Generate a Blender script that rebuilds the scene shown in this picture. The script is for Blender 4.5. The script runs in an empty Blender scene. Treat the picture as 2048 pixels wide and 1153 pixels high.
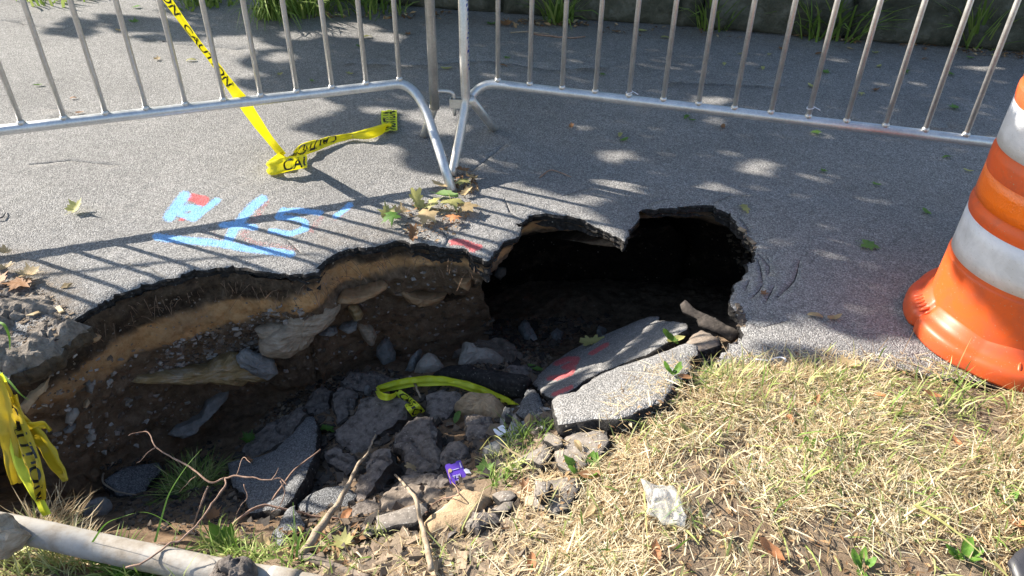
import bpy, bmesh, math, random
import numpy as np
from mathutils import Vector, Matrix
from mathutils.bvhtree import BVHTree
from mathutils.geometry import delaunay_2d_cdt
random.seed(7)
RNG = np.random.default_rng(11)

# ------------------------------------------------------------------ camera
F_PX, CX, CY, CAM_H = 1512.0, 1024.0, 576.5, 1.30      # lens in pixels of the 2048 px photo, eye height
_n = np.array([(992.0 - CX) / F_PX, -(2700.0 - CY) / F_PX, -1.0]); _n /= np.linalg.norm(_n)
_up = -_n
_y = np.array([0, 0, -1.0]); _y = _y - _up * (_y @ _up); _y /= np.linalg.norm(_y)
RM = np.stack([np.cross(_y, _up), _y, _up])
CP = np.array([0, 0, CAM_H])
sc = bpy.context.scene
COL = sc.collection
cam = bpy.data.cameras.new('camera'); camo = bpy.data.objects.new('camera', cam); COL.objects.link(camo)
cam.sensor_width = 36; cam.lens = 36 * F_PX / 2048; cam.clip_start = 0.02; cam.clip_end = 400
m4 = Matrix.Identity(4)
for i in range(3):
    for j in range(3): m4[i][j] = RM[i, j]
m4.translation = Vector(CP)
camo.matrix_world = m4
sc.camera = camo

# ------------------------------------------------------------------ sky, sun, exposure
SUN_EL = math.radians(31.5)
SHX, SHY = math.cos(math.radians(-24)), math.sin(math.radians(-24))   # the way shadows fall on the ground
SUN_DIR = np.array([-SHX * math.cos(SUN_EL), -SHY * math.cos(SUN_EL), math.sin(SUN_EL)])
SHL = 1 / math.tan(SUN_EL)
w = bpy.data.worlds.new('World'); sc.world = w; w.use_nodes = True
nt = w.node_tree
sky = nt.nodes.new('ShaderNodeTexSky'); sky.sky_type = 'NISHITA'; sky.sun_disc = False
sky.sun_elevation = SUN_EL; sky.sun_rotation = math.atan2(SUN_DIR[0], SUN_DIR[1])
bg = nt.nodes['Background']; bg.inputs['Strength'].default_value = 0.1
nt.links.new(sky.outputs[0], bg.inputs['Color'])
sl = bpy.data.lights.new('sun', 'SUN'); sl.energy = 5.0; sl.angle = math.radians(0.53); sl.color = (1.0, 0.93, 0.83)
so = bpy.data.objects.new('sun', sl); COL.objects.link(so)
so.rotation_euler = Vector(-SUN_DIR).to_track_quat('-Z', 'Y').to_euler()
so.location = (-6, 3, 6)
sc.view_settings.view_transform = 'Standard'; sc.view_settings.look = 'None'
sc.view_settings.gamma = 1.0; sc.view_settings.use_curve_mapping = False
sc.view_settings.exposure = 1.42

# ------------------------------------------------------------------ helpers
def ray(px, py):
    return RM @ np.array([(px - CX) / F_PX, -(py - CY) / F_PX, -1.0])
def onz(px, py, z=0.0):
    r = ray(px, py); return CP + r * ((z - CAM_H) / r[2])
def ony(px, py, Y):
    r = ray(px, py); return CP + r * (Y / r[1])
def onplane(px, py, p0, n):
    r = ray(px, py); return CP + r * (np.dot(p0 - CP, n) / np.dot(r, n))
def proj(P):
    v = (np.asarray(P, float) - CP) @ RM
    return np.stack([CX + F_PX * v[..., 0] / -v[..., 2], CY - F_PX * v[..., 1] / -v[..., 2]], -1)
def _h(ix, iy, iz, s):
    n = (ix.astype(np.int64) * 374761393 + iy.astype(np.int64) * 668265263 + iz.astype(np.int64) * 1274126177 + s * 974634533) & 0xffffffff
    n = ((n ^ (n >> 13)) * 1274126177) & 0xffffffff
    n = ((n ^ (n >> 16)) * 2246822519) & 0xffffffff
    return ((n ^ (n >> 15)) & 0xffffff) / float(0xffffff)
def noise3(P, s=0):
    P = np.asarray(P, float); i = np.floor(P).astype(np.int64); f = P - i; f = f * f * (3 - 2 * f); r = 0
    for dx in (0, 1):
        for dy in (0, 1):
            for dz in (0, 1):
                wgt = (f[:, 0] if dx else 1 - f[:, 0]) * (f[:, 1] if dy else 1 - f[:, 1]) * (f[:, 2] if dz else 1 - f[:, 2])
                r = r + wgt * _h(i[:, 0] + dx, i[:, 1] + dy, i[:, 2] + dz, s)
    return r * 2 - 1
def fbm(P, scale, oct=4, s=0, gain=.5):
    P = np.asarray(P, float); r = 0; a = 1; t = 0
    for o in range(oct):
        r = r + a * noise3(P * scale, s + o * 17); t += a; a *= gain; scale *= 2.03
    return r / t
def inpoly(x, y, poly):
    x = np.asarray(x); y = np.asarray(y); c = np.zeros(x.shape, bool); n = len(poly)
    for i in range(n):
        x1, y1 = poly[i]; x2, y2 = poly[i - 1]
        if y1 == y2: continue
        c ^= ((y1 > y) != (y2 > y)) & (x < (x2 - x1) * (y - y1) / (y2 - y1) + x1)
    return c
def segdist(P, pts):
    P = np.asarray(P, float); d = np.full(len(P), 1e9)
    for a, b in zip(pts[:-1], pts[1:]):
        a = np.array(a, float); b = np.array(b, float); ab = b - a
        t = np.clip(((P - a) @ ab) / max(ab @ ab, 1e-12), 0, 1)
        d = np.minimum(d, np.linalg.norm(P - a - t[:, None] * ab, axis=1))
    return d
def tag(o, label=None, cat=None, group=None, kind=None):
    if label: o['label'] = label
    if cat: o['category'] = cat
    if group: o['group'] = group
    if kind: o['kind'] = kind
    return o
def empty(name, loc, label, cat, group=None):
    o = bpy.data.objects.new(name, None); COL.objects.link(o); o.location = loc; o.empty_display_size = .05
    return tag(o, label, cat, group)
def mkmesh(name, V, F, mats, smooth=True, attrs=None, mi=None):
    V = np.asarray(V, float)
    me = bpy.data.meshes.new(name)
    if isinstance(F, np.ndarray):
        k = F.shape[1]
        me.vertices.add(len(V)); me.vertices.foreach_set('co', V.astype(np.float32).ravel())
        me.loops.add(F.size); me.loops.foreach_set('vertex_index', F.astype(np.int32).ravel())
        me.polygons.add(len(F)); me.polygons.foreach_set('loop_start', np.arange(0, F.size, k, dtype=np.int32))
        try: me.polygons.foreach_set('loop_total', np.full(len(F), k, np.int32))
        except Exception: pass
        me.update(calc_edges=True); me.validate()
    else:
        me.from_pydata([tuple(v) for v in V], [], F); me.update()
    for m in (mats if isinstance(mats, (list, tuple)) else [mats]): me.materials.append(m)
    if mi is not None: me.polygons.foreach_set('material_index', np.asarray(mi, np.int32))
    me.polygons.foreach_set('use_smooth', np.full(len(me.polygons), smooth))
    for k, a in (attrs or {}).items():
        at = me.attributes.new(k, 'FLOAT', 'POINT'); at.data.foreach_set('value', np.asarray(a, np.float32))
    return me
def put(name, me, parent=None, center=True, kind=None):
    """link a mesh given in world space as ONE object with its origin inside it"""
    o = bpy.data.objects.new(name, me); COL.objects.link(o)
    if parent is not None:
        o.parent = parent
        L = Vector(parent.location)
        while parent.parent: parent = parent.parent; L += Vector(parent.location)
        me.transform(Matrix.Translation(-L))
    elif center:
        n = len(me.vertices); co = np.empty(n * 3, np.float32); me.vertices.foreach_get('co', co); co = co.reshape(-1, 3)
        c = (co.min(0) + co.max(0)) / 2; c[2] = co[:, 2].min()
        me.transform(Matrix.Translation(Vector(-c))); o.location = c
    if kind: o['kind'] = kind
    return o
def catmull(pts, n=8):
    P = np.asarray(pts, float); P = np.vstack([2 * P[0] - P[1], P, 2 * P[-1] - P[-2]]); out = []
    for i in range(1, len(P) - 2):
        a, b, c, d = P[i - 1:i + 3]
        for t in np.linspace(0, 1, n, endpoint=False):
            out.append(.5 * (2 * b + (c - a) * t + (2 * a - 5 * b + 4 * c - d) * t * t + (3 * b - a - 3 * c + d) * t ** 3))
    out.append(P[-2]); return np.array(out)
def tube_geo(pts, rad, n=10, cap=True):
    P = np.asarray(pts, float); m = len(P); rad = np.broadcast_to(np.asarray(rad, float), (m,))
    T = np.gradient(P, axis=0); T /= np.linalg.norm(T, axis=1)[:, None] + 1e-12
    u = np.cross(T[0], [0, 0, 1.0]);
    if np.linalg.norm(u) < .1: u = np.cross(T[0], [1.0, 0, 0])
    u /= np.linalg.norm(u); V = []
    for i in range(m):
        u = u - T[i] * (u @ T[i]); u /= np.linalg.norm(u); v = np.cross(T[i], u)
        for k in range(n):
            a = 2 * math.pi * k / n; V.append(P[i] + rad[i] * (math.cos(a) * u + math.sin(a) * v))
    F = []
    for i in range(m - 1):
        for k in range(n):
            k2 = (k + 1) % n; F.append((i * n + k, i * n + k2, (i + 1) * n + k2, (i + 1) * n + k))
    if cap:
        F.append(tuple(range(n - 1, -1, -1))); F.append(tuple(range((m - 1) * n, m * n)))
    return np.array(V), F
def join(geos):
    V = []; F = []; o = 0
    for v, f in geos:
        V.append(np.asarray(v)); F += [tuple(int(i) + o for i in q) for q in f]; o += len(v)
    return np.vstack(V), F
def tube(name, pts, rad, mat, parent=None, n=10, smooth=True):
    V, F = tube_geo(pts, rad, n); return put(name, mkmesh(name, V, F, mat, smooth), parent)

# ------------------------------------------------------------------ materials
class NB:
    def __init__(s, name):
        s.m = bpy.data.materials.new(name); s.m.use_nodes = True; s.t = s.m.node_tree; s.n = s.t.nodes; s.l = s.t.links
        s.b = s.n['Principled BSDF']; s.co = None
    def coord(s):
        if s.co is None:
            s.co = s.n.new('ShaderNodeTexCoord').outputs['Object']
        return s.co
    def set(s, **k):
        for a, v in k.items():
            a = a.replace('_', ' ')
            if hasattr(v, 'links'): s.l.new(v, s.b.inputs[a])
            else: s.b.inputs[a].default_value = v
        return s
    def noise(s, scale, detail=4, rough=.55, out='Fac', dist=0, vec=None):
        n = s.n.new('ShaderNodeTexNoise'); n.inputs['Scale'].default_value = scale; n.inputs['Detail'].default_value = detail
        n.inputs['Roughness'].default_value = rough; n.inputs['Distortion'].default_value = dist
        s.l.new(vec or s.coord(), n.inputs['Vector']); return n.outputs[out]
    def vor(s, scale, feat='F1', out='Distance'):
        n = s.n.new('ShaderNodeTexVoronoi'); n.feature = feat; n.inputs['Scale'].default_value = scale
        s.l.new(s.coord(), n.inputs['Vector']); return n.outputs[out]
    def ramp(s, fac, stops):
        n = s.n.new('ShaderNodeValToRGB'); e = n.color_ramp.elements
        while len(e) < len(stops): e.new(.5)
        for i, (p, c) in enumerate(stops):
            e[i].position = p; e[i].color = tuple(c) + (1,) if len(c) == 3 else c
        s.l.new(fac, n.inputs['Fac']); return n.outputs['Color']
    def gray(s, fac, stops): return s.ramp(fac, [(p, (v, v, v)) for p, v in stops])
    def mix(s, fac, a, b, mode='MIX'):
        n = s.n.new('ShaderNodeMix'); n.data_type = 'RGBA'; n.blend_type = mode
        for sock, v in ((n.inputs['Factor'], fac), (n.inputs['A'], a), (n.inputs['B'], b)):
            pass
        def lk(sock, v):
            if hasattr(v, 'links'): s.l.new(v, sock)
            elif isinstance(v, (int, float)): sock.default_value = v
            else: sock.default_value = tuple(v) + (1,)
        lk(n.inputs[0], fac); lk(n.inputs[6], a); lk(n.inputs[7], b); return n.outputs[2]
    def math(s, op, a, b=0.0, c=None):
        n = s.n.new('ShaderNodeMath'); n.operation = op
        for i, v in enumerate((a, b) if c is None else (a, b, c)):
            if hasattr(v, 'links'): s.l.new(v, n.inputs[i])
            else: n.inputs[i].default_value = v
        return n.outputs[0]
    def attr(s, name, out='Fac'):
        n = s.n.new('ShaderNodeAttribute'); n.attribute_name = name; return n.outputs[out]
    def rnd(s):
        return s.n.new('ShaderNodeObjectInfo').outputs['Random']
    def bump(s, h, strength=.5, dist=.005):
        n = s.n.new('ShaderNodeBump'); n.inputs['Strength'].default_value = strength; n.inputs['Distance'].default_value = dist
        s.l.new(h, n.inputs['Height']); s.l.new(n.outputs[0], s.b.inputs['Normal']); return s
def C(*a): return a

def asphalt_mat(name, lo, hi, tint=(1, .97, .93), paint=True):
    n = NB(name)
    cell = n.vor(270, out='Color'); d = n.vor(270)
    sep = n.n.new('ShaderNodeSeparateColor'); n.l.new(cell, sep.inputs[0])
    fine = n.noise(600, 2, .6)
    v = n.math('ADD', n.math('MULTIPLY', sep.outputs[0], .62), n.math('MULTIPLY', fine, .45))
    spec = n.ramp(v, [(.12, (lo * .55,) * 3), (.4, tuple(lo * t for t in tint)), (.72, tuple(hi * t for t in tint)), (1.0, tuple(min(.62, hi * 1.7) * t for t in tint))])
    big = n.gray(n.noise(1.7, 6, .65), [(.3, .80), (.5, .98), (.7, 1.10)])
    mid = n.gray(n.noise(22, 4, .6), [(.3, .9), (.7, 1.08)])
    col = n.mix(1.0, n.mix(1.0, spec, big, 'MULTIPLY'), mid, 'MULTIPLY')
    gap = n.math('LESS_THAN', n.math('ADD', d, n.math('MULTIPLY', n.noise(90, 2), .0)), -1)
    if paint:
        th = n.math('ADD', n.math('MULTIPLY', n.noise(190, 3, .7), .8), n.math('MULTIPLY', sep.outputs[1], .45))
        for at, c in (('red', (.52, .11, .115)), ('blue', (.22, .47, .85))):
            a = n.math('SUBTRACT', n.math('MULTIPLY', n.attr(at), 1.5), th)
            fac = n.math('MULTIPLY', n.math('SMOOTH_MIN', 1.0, n.math('MAXIMUM', n.math('MULTIPLY', a, 2.6), 0.0), .1), .88)
            shade = n.mix(1.0, c, n.gray(v, [(.2, .7), (.8, 1.15)]), 'MULTIPLY')
            col = n.mix(fac, col, shade)
        dirt = n.math('MULTIPLY', n.attr('dirt'), n.gray(n.noise(35, 5, .7), [(.35, .1), (.6, 1.0)]))
        col = n.mix(dirt, col, n.ramp(n.noise(120, 4, .7), [(.3, (.09, .07, .05)), (.7, (.24, .19, .14))]))
        cr = n.attr('crack')
        col = n.mix(cr, col, (.02, .02, .02))
    n.set(Base_Color=col, Roughness=.92, Specular_IOR_Level=.25)
    hgt = n.math('ADD', n.math('MULTIPLY', d, -1.0), n.math('MULTIPLY', n.noise(330, 2), .6))
    n.bump(hgt, .75, .004)
    return n.m
M = {}
M['asphalt'] = asphalt_mat('weathered asphalt', .18, .295)
M['asphalt_dark'] = asphalt_mat('fresher asphalt', .12, .21, (.98, .99, 1.0))
def simple(name, stops, scale, rough=.9, bump=.6, bscale=None, dist=.006, detail=6, spec=.25, vmul=None, speck=None):
    n = NB(name); f = n.noise(scale, detail, .65); col = n.ramp(f, stops)
    if vmul: col = n.mix(1.0, col, n.gray(n.rnd(), [(0, vmul[0]), (1, vmul[1])]), 'MULTIPLY')
    if speck:
        sv = n.vor(speck[0], out='Color'); sp = n.n.new('ShaderNodeSeparateColor'); n.l.new(sv, sp.inputs[0])
        dd = n.vor(speck[0])
        k = n.math('MULTIPLY', n.math('GREATER_THAN', sp.outputs[0], speck[1]), n.math('LESS_THAN', dd, .38))
        col = n.mix(k, col, n.mix(sp.outputs[1], speck[2], speck[3]))
    n.set(Base_Color=col, Roughness=rough, Specular_IOR_Level=spec)
    if bump: n.bump(n.noise(bscale or scale * 2.5, 8, .7), bump, dist)
    return n.m
M['bitumen'] = simple('broken asphalt edge', [(.3, C(.012, .011, .01)), (.55, C(.035, .032, .03)), (.75, C(.10, .09, .08))], 70, speck=(160, .95, C(.12, .11, .10), C(.26, .24, .2)), bump=.9, dist=.008)
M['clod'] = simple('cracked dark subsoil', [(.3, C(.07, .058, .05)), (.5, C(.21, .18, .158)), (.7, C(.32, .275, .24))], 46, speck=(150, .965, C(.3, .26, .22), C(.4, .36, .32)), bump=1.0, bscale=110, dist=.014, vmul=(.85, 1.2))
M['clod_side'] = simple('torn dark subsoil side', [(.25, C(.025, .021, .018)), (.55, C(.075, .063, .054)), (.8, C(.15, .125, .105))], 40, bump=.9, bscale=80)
M['dustplate'] = simple('dusty brown grey asphalt', [(.25, C(.10, .088, .075)), (.5, C(.20, .175, .15)), (.75, C(.30, .265, .23))], 60, speck=(170, .9, C(.34, .31, .27), C(.44, .41, .36)), bump=.8, bscale=120)
M['brownclod'] = simple('dusty brown clod', [(.25, C(.10, .08, .062)), (.55, C(.21, .17, .135)), (.8, C(.30, .25, .2))], 30, speck=(110, .93, C(.3, .26, .22), C(.4, .36, .3)), bump=.9, bscale=50, vmul=(.9, 1.15))
M['greystone'] = simple('grey stone', [(.25, C(.13, .13, .125)), (.5, C(.27, .265, .25)), (.75, C(.42, .41, .38))], 18, bump=1.0, bscale=60, dist=.012, vmul=(.8, 1.2))
M['palestone'] = simple('pale gritty stone', [(.25, C(.20, .18, .15)), (.5, C(.36, .32, .27)), (.78, C(.52, .47, .4))], 26, bump=.9, bscale=70, dist=.01)
M['tanstone'] = simple('tan stone', [(.25, C(.26, .18, .10)), (.5, C(.42, .30, .18)), (.75, C(.55, .42, .27))], 22, bump=.9, bscale=60, dist=.01)
def banded(name, a, b, c, sc=9):
    n = NB(name); mp = n.n.new('ShaderNodeMapping'); mp.inputs['Rotation'].default_value = (.5, .35, .6); mp.inputs['Scale'].default_value = (.35, 1.0, 3.2); n.l.new(n.coord(), mp.inputs['Vector'])
    v = mp.outputs[0]; f = n.math('ADD', n.math('MULTIPLY', n.noise(sc * 3, 6, .7, vec=v), .65), n.math('MULTIPLY', n.noise(26, 6, .7), .4))
    n.set(Base_Color=n.ramp(f, [(.32, a), (.52, b), (.74, c)]), Roughness=.75, Specular_IOR_Level=.35); n.bump(n.math('ADD', n.noise(sc * 4, 6, .7, vec=v), n.noise(60, 6, .7)), .7, .010); return n.m
M['schist'] = banded('banded brown schist', C(.15, .11, .075), C(.36, .285, .2), C(.56, .48, .38))
M['ochrestone'] = banded('ochre stained slab stone', C(.13, .095, .05), C(.36, .25, .11), C(.52, .46, .38), 6)
M['sandstone'] = banded('sandy ledge stone', C(.20, .11, .05), C(.36, .22, .11), C(.48, .33, .2), 5)
# soil: floor, strata
def soil_mat():
    n = NB('soil strata')
    sand = n.ramp(n.noise(55, 6, .7), [(.25, C(.40, .20, .08)), (.5, C(.62, .36, .16)), (.8, C(.68, .46, .25))])
    dark = n.ramp(n.noise(30, 7, .75), [(.28, C(.045, .031, .02)), (.5, C(.18, .128, .084)), (.75, C(.34, .255, .175))])
    brown = n.ramp(n.noise(24, 7, .7), [(.28, C(.09, .056, .032)), (.5, C(.28, .175, .10)), (.75, C(.42, .285, .175))])
    tan = n.ramp(n.noise(40, 6, .7), [(.25, C(.13, .10, .07)), (.5, C(.28, .215, .15)), (.8, C(.40, .32, .23))])
    col = n.mix(n.attr('brown'), dark, brown)
    col = n.mix(n.attr('tan'), col, tan)
    col = n.mix(n.attr('sand'), col, sand)
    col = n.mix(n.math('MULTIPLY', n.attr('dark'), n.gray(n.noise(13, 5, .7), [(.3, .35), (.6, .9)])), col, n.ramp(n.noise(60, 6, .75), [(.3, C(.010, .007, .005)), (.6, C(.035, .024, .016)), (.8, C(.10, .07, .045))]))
    for scl, th in ((95, .975),):
        sv = n.vor(scl, out='Color'); sp = n.n.new('ShaderNodeSeparateColor'); n.l.new(sv, sp.inputs[0]); dd = n.vor(scl)
        k = n.math('MULTIPLY', n.math('GREATER_THAN', sp.outputs[0], th), n.math('LESS_THAN', dd, .4))
        col = n.mix(k, col, n.mix(sp.outputs[1], C(.15, .10, .06), C(.30, .26, .21)))
    n.set(Base_Color=col, Roughness=.95, Specular_IOR_Level=.2)
    n.bump(n.noise(60, 10, .8), .9, .014)
    return n.m
M['soil'] = soil_mat()
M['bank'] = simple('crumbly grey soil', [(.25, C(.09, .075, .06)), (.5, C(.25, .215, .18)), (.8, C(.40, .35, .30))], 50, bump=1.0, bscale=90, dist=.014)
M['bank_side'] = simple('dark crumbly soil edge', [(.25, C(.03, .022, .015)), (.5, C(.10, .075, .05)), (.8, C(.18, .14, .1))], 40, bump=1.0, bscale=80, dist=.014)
def metal_mat(name, a, b):
    n = NB(name); f = n.noise(14, 6, .7); f2 = n.noise(160, 3, .6)
    n.set(Base_Color=n.mix(1.0, n.ramp(f, [(.3, a), (.7, b)]), n.gray(f2, [(.25, .82), (.75, 1.05)]), 'MULTIPLY'), Metallic=.75, Roughness=n.gray(f, [(.3, .34), (.7, .52)]))
    n.bump(n.noise(90, 4), .12, .002); return n.m
M['galv'] = metal_mat('galvanised steel', C(.52, .535, .55), C(.74, .745, .74))
M['galv_old'] = metal_mat('dull galvanised steel', C(.52, .505, .475), C(.74, .72, .68))
def plastic(name, col, rough=.45, dirt=.0, spec=.5, trans=0):
    n = NB(name); c = n.mix(n.gray(n.noise(13, 7, .7, dist=.6), [(.42, 0.0), (.68, dirt)]), col, tuple(x * .55 + .03 for x in col))
    c = n.mix(n.math('MULTIPLY', n.math('GREATER_THAN', n.noise(230, 2), .71), min(1, dirt * 1.6)), c, (.35, .27, .18))
    n.set(Base_Color=c, Roughness=rough, Specular_IOR_Level=spec)
    if trans: n.set(Transmission_Weight=trans)
    n.bump(n.noise(30, 3), .05, .003); return n.m
M['orange'] = plastic('orange plastic', (.66, .095, .012), .52, .75)
M['orange_base'] = plastic('orange moulded base', (.60, .085, .016), .45, .65)
def cells(m, k=.5):
    t = m.node_tree; b = t.nodes['Principled BSDF']; v = t.nodes.new('ShaderNodeTexVoronoi'); v.inputs['Scale'].default_value = 150; v.feature = 'DISTANCE_TO_EDGE'; c = t.nodes.new('ShaderNodeTexCoord'); t.links.new(c.outputs['Object'], v.inputs['Vector'])
    bp = t.nodes.new('ShaderNodeBump'); bp.inputs['Strength'].default_value = k; bp.inputs['Distance'].default_value = .003; t.links.new(v.outputs['Distance'], bp.inputs['Height']); t.links.new(bp.outputs[0], b.inputs['Normal']); return m
M['white_sheet'] = plastic('white reflective sheeting', (.64, .64, .66), .42, .55)
M['orange_sheet'] = plastic('orange reflective sheeting', (.88, .16, .0), .3, .12, .7)
cells(M['white_sheet'], .35); cells(M['orange_sheet'], .5)
def tape_mat(name, col, tr):
    n = NB(name); n.set(Base_Color=col + (1,), Roughness=.32, Specular_IOR_Level=.45)
    tl = n.n.new('ShaderNodeBsdfTranslucent'); tl.inputs[0].default_value = col + (1,)
    mx = n.n.new('ShaderNodeMixShader'); mx.inputs[0].default_value = tr
    n.l.new(n.b.outputs[0], mx.inputs[1]); n.l.new(tl.outputs[0], mx.inputs[2]); n.l.new(mx.outputs[0], n.n['Material Output'].inputs[0])
    n.bump(n.noise(45, 3), .25, .004); return n.m
M['tape'] = tape_mat('yellow tape film', (.80, .70, .01), .3)
M['tape_dim'] = tape_mat('dusty yellow tape film', (.58, .42, .02), .3)
M['tape_lime'] = tape_mat('lime yellow tape film', (.86, .93, .06), .3)
M['ink'] = plastic('black print', (.025, .022, .015), .4)
def leafm(name, a, b, tr=.35):
    n = NB(name); c = n.ramp(n.noise(35, 5, .6), [(.3, a), (.7, b)])
    c = n.mix(1.0, c, n.gray(n.rnd(), [(0, .8), (1, 1.15)]), 'MULTIPLY')
    n.set(Base_Color=c, Roughness=.55, Specular_IOR_Level=.3)
    tl = n.n.new('ShaderNodeBsdfTranslucent'); n.l.new(c, tl.inputs[0])
    mx = n.n.new('ShaderNodeMixShader'); mx.inputs[0].default_value = tr
    n.l.new(n.b.outputs[0], mx.inputs[1]); n.l.new(tl.outputs[0], mx.inputs[2]); n.l.new(mx.outputs[0], n.n['Material Output'].inputs[0])
    n.bump(n.noise(90, 4), .3, .002); return n.m
M['leaf_green'] = leafm('green leaf', C(.10, .20, .04), C(.19, .32, .08))
M['leaf_yellow'] = leafm('yellow green leaf', C(.34, .34, .10), C(.55, .52, .22))
M['leaf_tan'] = leafm('tan dry leaf', C(.42, .30, .15), C(.62, .48, .27))
M['leaf_brown'] = leafm('brown dry leaf', C(.16, .08, .035), C(.36, .19, .09), .2)
M['leaf_orange'] = leafm('orange brown leaf', C(.38, .15, .06), C(.6, .30, .14), .25)
M['weed'] = leafm('weed green', C(.10, .22, .03), C(.20, .36, .06), .4)
M['weed_dark'] = leafm('dark weed green', C(.05, .13, .02), C(.12, .24, .04), .35)  # darker green than the other weed, for wilted and curled leaves
def blade_mat(name, stops):
    n = NB(name); c = n.ramp(n.attr('tint'), stops)
    n.set(Base_Color=c, Roughness=.6, Specular_IOR_Level=.25)
    tl = n.n.new('ShaderNodeBsdfTranslucent'); n.l.new(c, tl.inputs[0]); mx = n.n.new('ShaderNodeMixShader'); mx.inputs[0].default_value = .3
    n.l.new(n.b.outputs[0], mx.inputs[1]); n.l.new(tl.outputs[0], mx.inputs[2]); n.l.new(mx.outputs[0], n.n['Material Output'].inputs[0]); return n.m
M['straw'] = blade_mat('straw', [(0, C(.17, .10, .05)), (.3, C(.40, .275, .14)), (.65, C(.67, .55, .34)), (1, C(.82, .74, .54))])
M['grass'] = blade_mat('green grass', [(0, C(.08, .15, .025)), (.4, C(.20, .30, .06)), (.75, C(.42, .45, .16)), (1, C(.62, .58, .30))])
M['twig'] = simple('pinkish bare twig', [(.3, C(.17, .10, .07)), (.7, C(.40, .27, .2))], 40, bump=.3)
M['stick'] = simple('weathered stick', [(.3, C(.20, .15, .10)), (.7, C(.45, .36, .26))], 40, bump=.5)
M['root'] = simple('fine roots', [(.3, C(.10, .06, .035)), (.7, C(.34, .22, .14))], 60, bump=0)
M['pipe'] = simple('dusty grey pipe', [(.28, C(.16, .13, .095)), (.42, C(.30, .26, .21)), (.54, C(.37, .345, .305)), (.8, C(.43, .41, .38))], 13, rough=.6, bump=.25, bscale=60)
M['wallstone'] = simple('mossy wall stone', [(.25, C(.04, .042, .028)), (.5, C(.115, .112, .08)), (.75, C(.25, .24, .19))], 9, bump=1.0, bscale=26, dist=.04, vmul=(.8, 1.3))
M['mortar'] = simple('dark wall core', [(.3, C(.015, .014, .01)), (.7, C(.05, .045, .035))], 12)
M['bark'] = simple('tree bark', [(.3, C(.05, .04, .03)), (.7, C(.16, .13, .1))], 14, bump=.8)
M['purple'] = plastic('purple printed card', (.13, .06, .46), .3, .1, .5)
M['gold'] = plastic('dull gold print', (.5, .38, .18), .4)
M['whiteprint'] = plastic('white print', (.6, .58, .8), .4)
M['white'] = plastic('white card', (.78, .80, .86), .4, .1)
M['blackplastic'] = plastic('dark grey plastic', (.035, .035, .04), .45, .2)
M['blueink'] = plastic('blue marker', (.03, .05, .30), .5)
def bag_mat():
    n = NB('clear plastic film'); n.set(Base_Color=(.70, .69, .66, 1), Roughness=.2, Specular_IOR_Level=.6)
    tr = n.n.new('ShaderNodeBsdfTransparent'); mx = n.n.new('ShaderNodeMixShader')
    n.l.new(n.gray(n.noise(22, 4), [(.3, .20), (.7, .50)]), mx.inputs[0])
    n.l.new(tr.outputs[0], mx.inputs[1]); n.l.new(n.b.outputs[0], mx.inputs[2]); n.l.new(mx.outputs[0], n.n['Material Output'].inputs[0])
    n.bump(n.noise(60, 4), .5, .006); return n.m
M['bag'] = bag_mat()

# ------------------------------------------------------------------ the pit: rim line and soil heights
RIM_PX = [(-140, 742), (-60, 716), (20, 698), (60, 692), (125, 664), (155, 632), (200, 606), (245, 583), (285, 566), (340, 556), (385, 541), (425, 534), (455, 531), (520, 536), (580, 549), (628, 545), (640, 521), (690, 496), (740, 489), (805, 478), (818, 487), (850, 484), (893, 489), (920, 497), (948, 508), (975, 521), (986, 504), (1004, 484), (1036, 467), (1041, 456), (1034, 447), (1062, 430), (1100, 422), (1142, 428), (1176, 440), (1202, 456), (1230, 471), (1252, 480), (1258, 464), (1271, 440), (1291, 416), (1340, 412), (1425, 409), (1470, 425), (1491, 455), (1505, 476), (1516, 498), (1496, 525), (1480, 560), (1465, 582), (1469, 600), (1486, 626), (1491, 655), (1480, 667), (1458, 689), (1437, 714), (1432, 738)]
def jag_line(P, step, amp, seed):
    P = np.asarray(P, float); out = []
    for a, b in zip(P[:-1], P[1:]):
        m = max(1, int(np.linalg.norm(b - a) / step))
        for t in np.arange(m) / m: out.append(a + (b - a) * t)
    out.append(P[-1]); out = np.array(out)
    q = np.c_[out[:, :2], np.zeros(len(out))]
    out[:, 0] += amp * (fbm(q, 30, 4, seed, .65)); out[:, 1] += amp * (fbm(q, 30, 4, seed + 5, .65))
    return out
RIM = np.array([onz(*p)[:2] for p in RIM_PX])
RIMJ = jag_line(RIM, .0085, .018, 3)
_q = np.c_[RIMJ, np.zeros(len(RIMJ))]; RIMJ = RIMJ + np.stack([np.floor(fbm(_q, 26, 2, 12) * 4) / 4, np.floor(fbm(_q, 26, 2, 19) * 4) / 4], -1) * .012
# near edge of the asphalt right of the pit, from the pit towards the drum
EDGE_R = np.array([onz(*p)[:2] for p in [(1470, 737), (1600, 735), (1800, 741), (1950, 764), (2100, 792)]])
EDGE_R = jag_line(np.vstack([EDGE_R, [[3.0, .9], [8, -.9]]]), .03, .02, 9)
EDGE_L = np.array([[-8.0, -.5], [-3.0, 1.0]])

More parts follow.
